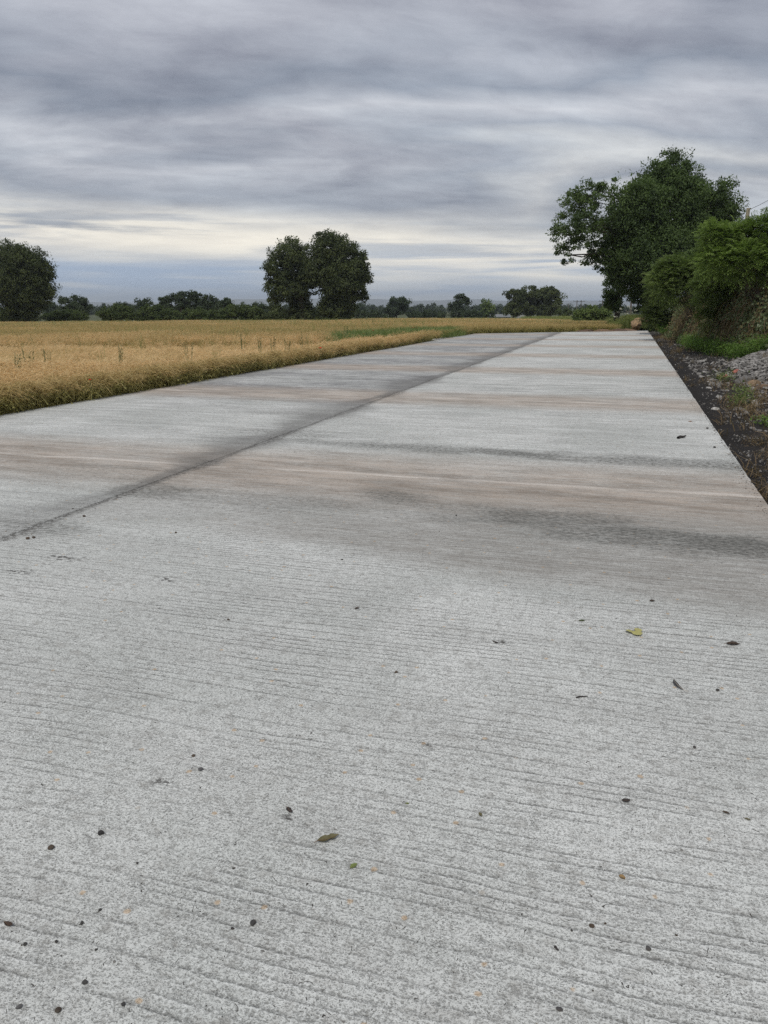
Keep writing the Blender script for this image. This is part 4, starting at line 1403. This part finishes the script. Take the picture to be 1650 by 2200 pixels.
# ------------------------------------------------------------------ poles and wires
def pole(name, label, px, ytop, ybot, D, r, mat, bar=None, lean=0., zbase=None):
    t = W(px, ytop, D)
    zb = float(terrain(t[0], t[1])) - .3
    b = np.array([t[0] + lean, t[1], zb])
    root = thing(name, label, 'utility pole', b)
    g = Geo()
    tube(g, np.array([[0, 0, 0], (t - b) * .5, t - b]), [r * 1.15, r * 1.05, r * .9], 10)
    g.add(np.array([t - b + np.array([math.cos(a) * r * .9, math.sin(a) * r * .9, 0]) for a in np.arange(10) / 10 * 6.2832]), np.arange(10)[None])
    link('post', g.mesh('post', mat), root)
    if bar:
        g = Geo()
        q_ = t - b - np.array([0, 0, bar[1]])
        e = np.array([cy_, sy_, 0]) * bar[0]
        tube(g, [q_ - e, q_ + e], [r * .5, r * .5], 4)
        link('crossarm', g.mesh('crossarm', mat), root)
        g = Geo()
        for s in (-.9, 0, .9):
            tube(g, [q_ + e * s, q_ + e * s + np.array([0, 0, .28])], [.07, .05], 6)
        link('insulators', g.mesh('insulators', mat), root)
    return root, t


_, tp = pole('utility_pole', 'weathered wooden pole rising behind the bright shrub at right', 1608, 447, 690, 54, .135, POLEM, lean=-.12)
pole('utility_pole', 'dark pole showing between the ivy trunk and the ash', 1358, 628, 690, 110, .13, POLEF, (.6, 2.6))
pole('utility_pole', 'far pole with crossarm just left of the ivy-smothered trunk', 1295, 643, 690, 260, .16, POLEF, (1.2, .6))
pole('utility_pole', 'left pole of the far pair beyond the hedge', 1240, 645, 690, 330, .17, POLEF, (1.5, .5))
pole('utility_pole', 'right pole of the far pair beyond the hedge', 1249, 645, 690, 330, .17, POLEF, (1.5, .5))
pole('utility_pole', 'thin far pole right of the tall tree block', 1222, 652, 690, 280, .14, POLEF)


def wire(label, a, b, sag):
    t = np.linspace(0, 1, 17)[:, None]
    P = a + (b - a) * t - np.array([0, 0, 1.]) * sag * 4 * t * (1 - t)
    g = Geo()
    tube(g, P, .014, 4)
    tag(link('overhead_wire', g.mesh('overhead_wire', WIRE)), label, 'wire', 'wires on the wooden pole')


wire('upper wire rising from the wooden pole to the right', tp - np.array([0, 0, .12]), W(1790, 330, 38), .25)
wire('lower level wire leaving the wooden pole to the right', tp - np.array([0, 0, .5]), W(1900, 466, 44), .3)
wire('stay wire running down left from the wooden pole', tp - np.array([0, 0, .75]), W(1540, 560, 58), .05)
wire('second stay wire falling left from the pole top', tp - np.array([0, 0, .3]), W(1500, 560, 62), .1)


# small far buildings
def shed(name, label, px, py, D, w_, d_, h_, roofm, wallm):
    c = W(px, py, D)
    zb = float(terrain(c[0], c[1]))
    root = thing(name, label, 'building', (c[0], c[1], zb))
    root.rotation_euler = (0, 0, YAW)
    eave = c[2] - zb - h_
    g = Geo()
    V = [(-w_, -d_, 0), (w_, -d_, 0), (w_, d_, 0), (-w_, d_, 0), (-w_, -d_, eave), (w_, -d_, eave), (w_, d_, eave), (-w_, d_, eave), (-w_, 0, eave + h_ * .96), (w_, 0, eave + h_ * .96)]
    g.add(V, np.array([[0, 1, 5, 4], [1, 2, 6, 5], [2, 3, 7, 6], [3, 0, 4, 7]]))
    g.add(V, np.array([[4, 8, 7], [5, 6, 9]]))
    link('wall', g.mesh('wall', wallm), root)
    g = Geo()
    for s in (-1, 1):
        q_ = np.array([(-w_ - .3, s * (d_ + .3), eave - .1), (w_ + .3, s * (d_ + .3), eave - .1), (w_ + .3, 0, eave + h_), (-w_ - .3, 0, eave + h_)])
        g.add(np.concatenate([q_, q_ + np.array([0, 0, .15])]), np.array([[0, 1, 2, 3], [4, 5, 6, 7], [0, 1, 5, 4], [2, 3, 7, 6], [1, 2, 6, 5], [3, 0, 4, 7]]))
    link('roof', g.mesh('roof', roofm), root)
    return root


greyroof, whitew = plain('sheet_roof', (.17, .18, .185), .7, .1, 1.), plain('white_render', (.34, .34, .32), .9, .1, 1.)
shed('farm_shed', 'long low grey shed between the airy tree and the tall tree block', 1073, 676, 300, 3.6, 3, .8, greyroof, plain('shed_wall', (.10, .10, .10), .9, .2, 1.))
shed('cottage', 'small white gable peeping out of the tall tree block', 1119, 667, 320, 1.4, 2, 1.2, plain('slate_roof', (.09, .095, .11), .8, .2, 1.), whitew)
shed('house', 'dark slate house roof at the far left picture edge', 5, 668, 300, 2.4, 4, 2.2, plain('dark_slate_roof', (.07, .08, .10), .8, .2, 1.), whitew)


# ------------------------------------------------------------------ poppies and tall weeds in the crop
def poppy(px, py, label, s=1., edge=False):
    D0 = (EYE - .30) / (py - 658) * 1710
    if edge:                                   # stands in the outermost row beside the slab
        u, v = W(px, py, 1.), np.array([0, 0, EYE])
        h_ = v + (u - v) * (XL - .10) / (u[0] - v[0])
    else:
        h_ = W(px, py, D0 * .97)
    b = np.array([h_[0], h_[1], float(terrain(h_[0], h_[1]))])
    root = thing('poppy', label, 'flower', b, 'poppies in the barley')
    t_ = h_ - b
    t_ = np.array([t_[0], t_[1], max(t_[2], .3)])
    g = Geo()
    tube(g, [np.zeros(3), t_ * .6 + np.array([.01, .01, 0]), t_], [.004, .003, .003], 4)
    link('stem', g.mesh('stem', STEMG), root)
    for i in range(4):
        a = i * 1.5708 + rng.uniform(-.2, .2)
        u, v = np.array([math.cos(a), math.sin(a), 0]), np.array([-math.sin(a), math.cos(a), 0])
        V = []
        for r_, w_, z_ in ((0, .2, 0), (.5, .8, .22), (.85, 1.0, .55), (1., .7, .8)):
            for q_ in (-1, -.33, .33, 1):
                V.append(t_ + s * .05 * (u * r_ + v * w_ * q_ * .75 + np.array([0, 0, z_ + .12 * q_ * q_ + rng.normal(0, .05)])))
        F = [(j * 4 + i_, j * 4 + i_ + 1, j * 4 + i_ + 5, j * 4 + i_ + 4) for j in range(3) for i_ in range(3)]
        g = Geo()
        g.add(np.array(V), np.array(F))
        link('petal', g.mesh('petal', POPPY, True), root)
    g = Geo()
    g.add(ICO1[0] * .014 * s + t_ + np.array([0, 0, .012]), ICO1[1])
    link('seed_head', g.mesh('seed_head', BLACK), root)


for px, py, lab, s in ((193, 817, 'lone red poppy on top of the crop at the far left', .6), (48, 880, 'red poppy low by the concrete at the far left corner', 1.2), (456, 791, 'red poppy in the barley edge below the left twin tree', 1.3),
                       (688, 749, 'red poppy on the crop top below the twin trees', 1.2), (673, 772, 'big red poppy at the barley edge below the twin trees', 1.3), (683, 777, 'red poppy right beside the big one at the edge', 1.),
                       (717, 771, 'small red poppy low at the barley edge', .8), (801, 711, 'red poppy within the green couch grass', 1.3), (884, 706, 'left poppy of the distant red cluster', 1.6), (891, 705, 'middle poppy of the distant red cluster', 1.6),
                       (896, 706, 'right poppy of the distant red cluster', 1.5), (781, 718, 'red poppy at the near rim of the couch grass', 1.2)):
    poppy(px, py, lab, s * .75, px in (48, 456, 673, 683, 717))


def weed(px, ytop, ybase, label, nl=5):
    D0 = (EYE - .42) / max(ybase - 658, 8) * 1710
    t_ = W(px, ytop, D0)
    b = np.array([t_[0], t_[1], float(terrain(t_[0], t_[1]))])
    root = thing('tall_weed', label, 'weed', b, 'tall weeds standing above the barley')
    h_ = t_[2] - b[2]
    g, g2 = Geo(), Geo()
    for i in range(nl):
        a = rng.uniform(0, 6.28)
        d_ = np.array([math.cos(a), math.sin(a), 0])
        e = np.array([0, 0, h_ * rng.uniform(.8, 1.)]) + d_ * rng.uniform(.05, .2)
        tube(g, [d_ * .02, e * .5 + d_ * .02, e], [.006, .005, .003], 4)
        c = np.array([e * f_ + rng.normal(0, .015, 3) for f_ in np.linspace(.6, 1., 9)])
        leaves(g2, c, rdir(9) * .6 + np.array([0, 0, .9]) + d_, rdir(9), rng.uniform(.05, .11, 9), rng.uniform(.010, .018, 9), rng.uniform(.2, .9, 9))
    link('stem', g.mesh('stem', STEMG), root)
    link('leaves', g2.mesh('leaves', HEDGE), root)


for px, yt, yb, lab in ((33, 757, 778, 'tall dark weed above the barley, leftmost of all'), (58, 748, 764, 'small weed just right of the leftmost dark weed'), (97, 744, 762, 'tall weed above the barley below the dome tree'),
                        (250, 737, 760, 'forked dark weed above the barley below the hedge'), (404, 728, 745, 'slender dark weed above the barley below the tree clump'), (520, 718, 732, 'thin weed left of the twin trees above the barley'),
                        (559, 723, 738, 'pale-stemmed bushy weed in the barley below the left twin'), (583, 719, 733, 'upright weed below the left twin tree'), (615, 724, 737, 'short weed in front of the left twin trunk'),
                        (650, 714, 726, 'slim weed below the gap of the twin trees'), (741, 700, 712, 'weed in front of the right twin trunk'), (803, 683, 692, 'bushy weed right of the twin trees on the skyline of the crop')):
    weed(px, yt, yb, lab)

# ------------------------------------------------------------------ litter lying on the concrete
def mpp(px, py):
    p = G(px, py)
    return math.sqrt(p[0] ** 2 + p[1] ** 2 + EYE ** 2) / 1652.


def surf_leaf(name, label, px, py, length, ang, mat, width=.42, curl=.25, cup=.3, notch=0., stalk=.12, bend=0.):
    c = G(px, py)
    L_ = length * mpp(px, py)
    g = Geo()
    n, mseg = 13, 5
    V = []
    for i in range(n):
        t = i / (n - 1)
        w_ = width * L_ * .5 * (math.sin(math.pi * min(t * 1.02, 1)) ** .75) * (1 - .25 * t)
        if notch:
            w_ *= 1 - notch * math.exp(-((t - .52) / .07) ** 2)
        w_ *= 1 + .08 * math.sin(i * 2.3)
        for j in range(mseg):
            s = (j / (mseg - 1) - .5) * 2
            V.append(((t - .5) * L_, s * w_ + bend * L_ * (t - .5) ** 2 * 4, L_ * (.012 + curl * (t - .45) ** 2 + cup * width * .35 * (s * s) * math.sin(math.pi * t) + .012 * math.sin(i * 1.9 + j))))
    F = [(i * mseg + j, i * mseg + j + 1, (i + 1) * mseg + j + 1, (i + 1) * mseg + j) for i in range(n - 1) for j in range(mseg - 1)]
    g.add(np.array(V), np.array(F), rng.uniform())
    root = thing(name, label, 'leaf', (c[0], c[1], .001))
    root.rotation_euler = (0, 0, ang)
    link('blade', g.mesh('blade', mat, True), root)
    g = Geo()
    z0 = L_ * (.018 + curl * .2)
    tube(g, [(-.5 * L_ - stalk * L_, 0, .002), (-.5 * L_, bend * L_, z0), (0, 0, L_ * .018), (.45 * L_, bend * L_ * .8, L_ * (.016 + curl * .25))], [.014 * L_, .016 * L_, .012 * L_, .004 * L_], 5)
    link('midrib', g.mesh('midrib', DEADS), root)
    return root


OLIVE = plain('olive_dry_leaf', (.115, .105, .05), .6, .45, 60.)
GREENLF = plain('fresh_green_leaf', (.16, .20, .06), .5, .3, 80.)
DGREEN = plain('dull_green_leaf', (.06, .09, .035), .5, .3, 80.)
BROWNLF = plain('brown_leaf', (.055, .038, .028), .7, .45, 60.)
BLACKLF = plain('blackened_leaf', (.040, .034, .032), .7, .4, 60.)
YELLOWL = plain('yellow_leaf', (.36, .34, .13), .6, .35, 60.)
surf_leaf('fallen_leaf', 'long curled olive-brown leaf with a notched edge in the lower middle', 705, 1804, 46, R(40), OLIVE, .46, .35, .7, .5)
surf_leaf('fallen_leaf', 'small oval green leaf right below the long curled one', 760, 1861, 19, R(62), GREENLF, .62, .1, .5, stalk=.03)
surf_leaf('fallen_leaf', 'torn dark grey leaf scrap above the long curled leaf', 622, 1742, 23, R(-40), BLACKLF, .55, .4, .3, .4)
surf_leaf('fallen_leaf', 'shrivelled dark leaf at the lower left picture edge', 19, 1989, 22, R(-10), BROWNLF, .5, .9, .9)
surf_leaf('fallen_leaf', 'small green leaf with a stalk left of the yellow leaf', 1250, 1334, 15, R(15), DGREEN, .5, .3, .5, stalk=.5)
surf_leaf('fallen_leaf', 'dark brown rolled-up leaf at the right below the yellow leaf', 1575, 1386, 27, R(5), BROWNLF, .42, .35, 1.3)
surf_leaf('fallen_leaf', 'tiny olive-brown leaf right of the long curled one', 1032, 1751, 13, R(-60), OLIVE, .6, .3, .6)
surf_leaf('fallen_leaf', 'small red-brown leaf above the yellow leaf', 1401, 1292, 11, R(10), BROWNLF, .7, .5, .9)
surf_leaf('fallen_leaf', 'curled dark scrap of leaf near the middle', 1065, 1381, 17, R(-25), BLACKLF, .3, .6, .8)
surf_leaf('fallen_leaf', 'small dark leaf at the right, upper of two', 1560, 1747, 14, R(-20), BROWNLF, .5, .3, .7)
surf_leaf('fallen_leaf', 'small dark leaf at the right, lower of two', 1606, 1761, 13, R(-15), OLIVE, .4, .3, .7)
surf_leaf('fallen_leaf', 'crumpled black-brown leaf scrap on the right half', 1345, 1722, 18, R(15), BLACKLF, .7, .7, .6, .3)
surf_leaf('fallen_leaf', 'tiny green leaf scrap in the centre', 875, 1727, 9, R(20), GREENLF, .6, .3, .5)
surf_leaf('fallen_leaf', 'red-brown leaf speck on the concrete near the right edge of the slab', 1483, 906, 9, R(5), plain('rust_leaf', (.30, .14, .06), .7, .3, 60.), .6, .4, .6)
surf_leaf('fallen_leaf', 'brown leaf speck left of the red-brown one near the middle', 767, 1308, 11, R(20), BROWNLF, .7, .6, .8)

# feather: quill and curved vane
c = G(1453, 1473)
L_ = 27 * mpp(1453, 1473)
root = thing('feather', 'short dark curved feather lying upright in view on the right', 'feather', (c[0], c[1], .002))
root.rotation_euler = (0, 0, R(110))
L_ *= 1.7
t = np.linspace(0, 1, 12)
spine = np.stack([(t - .5) * L_, -.45 * L_ * (t - .5) ** 2, .004 + .02 * L_ * np.sin(t * 3.1)], 1)
g = Geo()
w_ = .10 * L_ * np.sin(np.clip(t * 1.05, 0, 1) * 3.1) ** .6
V = np.concatenate([spine + np.stack([0 * t, w_, .1 * w_], 1), spine, spine - np.stack([0 * t, w_ * .7, -.1 * w_], 1)])
F = [(r_ * 12 + i, r_ * 12 + i + 1, r_ * 12 + 13 + i, r_ * 12 + 12 + i) for r_ in range(2) for i in range(11)]
g.add(V, np.array(F))
link('vane', g.mesh('vane', plain('dark_vane', (.035, .033, .034), .5, .3, 200.), True), root)
g = Geo()
tube(g, np.concatenate([[spine[0] - np.array([.18 * L_, .10 * L_, 0])], spine]) + np.array([0, 0, .0008]), np.linspace(.012 * L_, .004 * L_, 13), 5)
link('quill', g.mesh('quill', plain('pale_quill', (.42, .38, .32), .5, .1)), root)

# yellow sycamore leaf, folded and lobed
c = G(1364, 1360)
mp = mpp(1364, 1360)
root = thing('fallen_leaf', 'yellow lobed sycamore leaf with a thin stalk on the right', 'leaf', (c[0], c[1], .002))
root.rotation_euler = (0, 0, R(-60))
Rl = 15 * mp
an = np.linspace(-2.75, 2.75, 45)
prof = .52 + .48 * np.abs(np.cos(an * 1.42)) ** 1.4 * (1 - .10 * np.abs(an))
prof = prof * (1 + .06 * np.sin(an * 17))
g = Geo()
V = [(0, 0, .010)]
for f_ in (.35, .7, 1.):
    for a, r_ in zip(an, prof):
        rr = Rl * 1.25 * r_ * f_
        V.append((rr * math.cos(a), rr * math.sin(a) * 1.15, .004 + .30 * Rl * f_ * abs(math.sin(a * 1.42)) * .6 + .10 * Rl * f_ ** 2 * math.sin(a * 3 + 1)))
F3 = [(0, 1 + i, 2 + i) for i in range(44)]
F4 = [(1 + r_ * 45 + i, 1 + r_ * 45 + i + 45, 2 + r_ * 45 + i + 45, 2 + r_ * 45 + i) for r_ in range(2) for i in range(44)]
V = np.array(V)
g.add(V, np.array(F3))
g.add(V, np.array(F4))
link('blade', g.mesh('blade', YELLOWL, True), root)
g = Geo()
tube(g, [(0, 0, .012), (-.5 * Rl, .15 * Rl, .010), (-1.3 * Rl, .1 * Rl, .004)], [.05 * Rl, .035 * Rl, .03 * Rl], 5)
link('stalk', g.mesh('stalk', DEADS), root)

# pebbles, clods, seed, twig
pebs = [(217, 1792, 9, PEBB, 'black pebble beside a smear of soil at the lower left'), (111, 1823, 9.5, CLOD, 'brown soil clod left of the black pebble'), (544, 1985, 9.5, PEBB, 'round black pebble at the bottom middle'),
        (500, 1996, 5.5, PEBB, 'small black pebble left of the round one'), (183, 2112, 7.5, PEBB, 'black pebble near the bottom left'), (265, 2159, 7, PEBB, 'dark pebble at the bottom, third from the corner'),
        (125, 2172, 8, CLOD, 'brown clod at the bottom left'), (41, 2165, 8, PEBG, 'grey-black pebble in the bottom left corner'), (176, 1985, 6, PEBB, 'small black pebble in the left, middle of three'),
        (215, 1956, 5, PEBB, 'small black pebble in the left, upper of three'), (54, 2030, 5.5, PEBB, 'small black pebble near the left picture edge'), (295, 1855, 4, PEBB, 'tiny black pebble right of the brown clod'),
        (121, 2024, 4.5, PEBB, 'tiny black pebble right of the edge pebble'), (207, 2041, 4.5, PEBB, 'tiny black pebble above the bottom left pebbles'), (415, 1625, 6, CLOD, 'dark crumb of soil in the left middle'), (431, 1655, 8, PEBG, 'grey crumb below the dark crumb'),
        (491, 1332, 5, CLOD, 'small dark crumb high in the left half'), (1336, 1887, 9, PEBO, 'ochre pebble on the right'), (1271, 1991, 8, CLOD, 'brown seed-like crumb at the lower right'), (1393, 2039, 7.5, PEBG, 'blue-grey pebble at the lower right'),
        (1202, 2170, 9, PEBG, 'grey pebble at the bottom right of the middle'), (851, 1445, 5.5, CLOD, 'brown crumb near the centre'), (1492, 1607, 5.5, PEBB, 'small black pebble on the right'), (1541, 1484, 6, PEBB, 'black crumb right of the feather'),
        (1453, 2010, 4, CLOD, 'tiny brown crumb right of the seed-like one'), (1300, 1985, 4, CLOD, 'tiny brown crumb beside the seed-like one'), (181, 1110, 5, CLOD, 'soil crumb beside the joint, upper'), (60, 1158, 6, CLOD, 'soil crumb on the joint, lower left'),
        (72, 1156, 5, CLOD, 'soil crumb on the joint, right of the lower left one'), (378, 1145, 4, CLOD, 'small crumb right of the lane joint'), (735, 1203, 3.5, PEBB, 'tiny dark crumb above the centre'), (980, 1108, 3.5, PEBB, 'tiny dark crumb below the brown band'),
        (1535, 962, 4, PEBB, 'dark crumb near the right slab edge, lower'), (1520, 921, 4, PEBB, 'dark crumb near the right slab edge, upper'), (1228, 2000, 4, PEBB, 'tiny black pebble left of the seed-like crumb'), (660, 1900, 3.5, PEBB, 'tiny black pebble under the long curled leaf')]
for px, py, s, mt, lab in pebs:
    c = G(px, py)
    r_ = s * .74 * mpp(px, py)
    g = Geo()
    g.add(rock_v(ICO2, r_, r_ * rng.uniform(.65, .95), r_ * rng.uniform(.5, .75), .15, 4), ICO2[1], rng.uniform())
    o = link('pebble' if mt is not CLOD else 'soil_crumb', g.mesh('pebble', mt, False), loc=(c[0], c[1], r_ * .42))
    o.rotation_euler = (0, 0, rng.uniform(0, 6.28))
    tag(o, lab, 'pebble' if mt is not CLOD else 'crumb', 'small stones and crumbs on the concrete')
for (x0, y0, x1, y1, r_, lab) in ((1456, 943, 1473, 940, .016, 'short black twig on the slab near its right edge'), (1190, 2036, 1200, 2044, .003, 'tiny bent twig at the lower right'), (1238, 1500, 1262, 1497, .003, 'thin dry stalk left of the feather')):
    a, b = G(x0, y0), G(x1, y1)
    c = (a + b) / 2
    g = Geo()
    tube(g, [a - c, (a - c) * .3 + np.array([0, r_ * 1.2, r_ * .3]), (b - c) * .4, b - c + np.array([0, 0, r_ * .5])], [r_, r_ * 1.1, r_ * .9, r_ * .5], 6)
    tag(link('twig', g.mesh('twig', BLACKLF), loc=(c[0], c[1], r_)), lab, 'twig')

# grit, crumbs and straw bits too fine to count, thicker towards the edges and the lane joint
gm = []
for i in range(8):
    g = Geo()
    g.add(rock_v(ICO1, 1, rng.uniform(.5, .9), rng.uniform(.4, .7), .3, 4), ICO1[1], rng.uniform())
    gm.append(g.mesh('grit', (CLOD, PEBB, CLOD, PEBG, CLOD, PEBO, STONE, CLOD)[i]))
n = 7000
y = 1.0 + 15 * rng.uniform(size=n) ** 1.9
x = rng.uniform(-5.2, XR - .01, n)
clu = fbm(x * 1.4, y * 1.4, 66)
pr = .10 + .9 * sm(clu, .55, .72) + 1.2 * np.exp(-((x - XC) / .14) ** 2) + 1.3 * np.exp(-(XR - x) / .07)
ok = (rng.uniform(size=n) < pr) & (x < .33 * y + .3) & (x > -.95 * y - .5)
x, y = x[ok], y[ok]
sz = np.clip(rng.lognormal(-6.35, .45, len(x)), .0008, .006)
sz = sz * np.where((np.abs(x - XC) < .2) | (XR - x < .12), 1.8, 1.)
# soil spilt over the right edge of the slab
m_ = 1300
ys = 3.5 + 22 * rng.uniform(size=m_) ** 1.5
xs = XR - .02 - np.abs(rng.normal(0, .05, m_)) * (.3 + 1.4 * sm(fbm(ys * .9, ys * 0, 68), .4, .7))
x, y = np.concatenate([x, xs]), np.concatenate([y, ys])
sz = np.concatenate([sz, np.clip(rng.lognormal(-5.7, .45, m_), .0015, .009)])
n = len(x)
scatter('grit', np.stack([x, y, sz * .3], 1), np.stack([rng.normal(0, .3, n), rng.normal(0, .3, n), rng.uniform(0, 6.28, n)], 1), sz, rng.integers(0, 8, n), gm, label='fine grit and crumbs on the concrete')

# ------------------------------------------------------------------ haze: one closed box of thin air round everything
def haze():
    g = Geo()
    x0, x1, y0, y1, z0, z1 = -9600, 9600, -160, 9700, -9, 122
    V = [(x, y, z) for z in (z0, z1) for y in (y0, y1) for x in (x0, x1)]
    g.add(np.array(V, float), np.array([[0, 2, 3, 1], [4, 5, 7, 6], [0, 1, 5, 4], [2, 6, 7, 3], [0, 4, 6, 2], [1, 3, 7, 5]]))
    m = bpy.data.materials.new('haze')
    m.use_nodes = True
    k = NT(m.node_tree)
    v = k.n('ShaderNodeVolumePrincipled', {'Color': (.82, .91, 1., 1), 'Density': .00019, 'Anisotropy': .2})
    k.n('ShaderNodeOutputMaterial', {1: v.outputs[0]})
    link('haze', g.mesh('haze', m), kind='stuff')


haze()
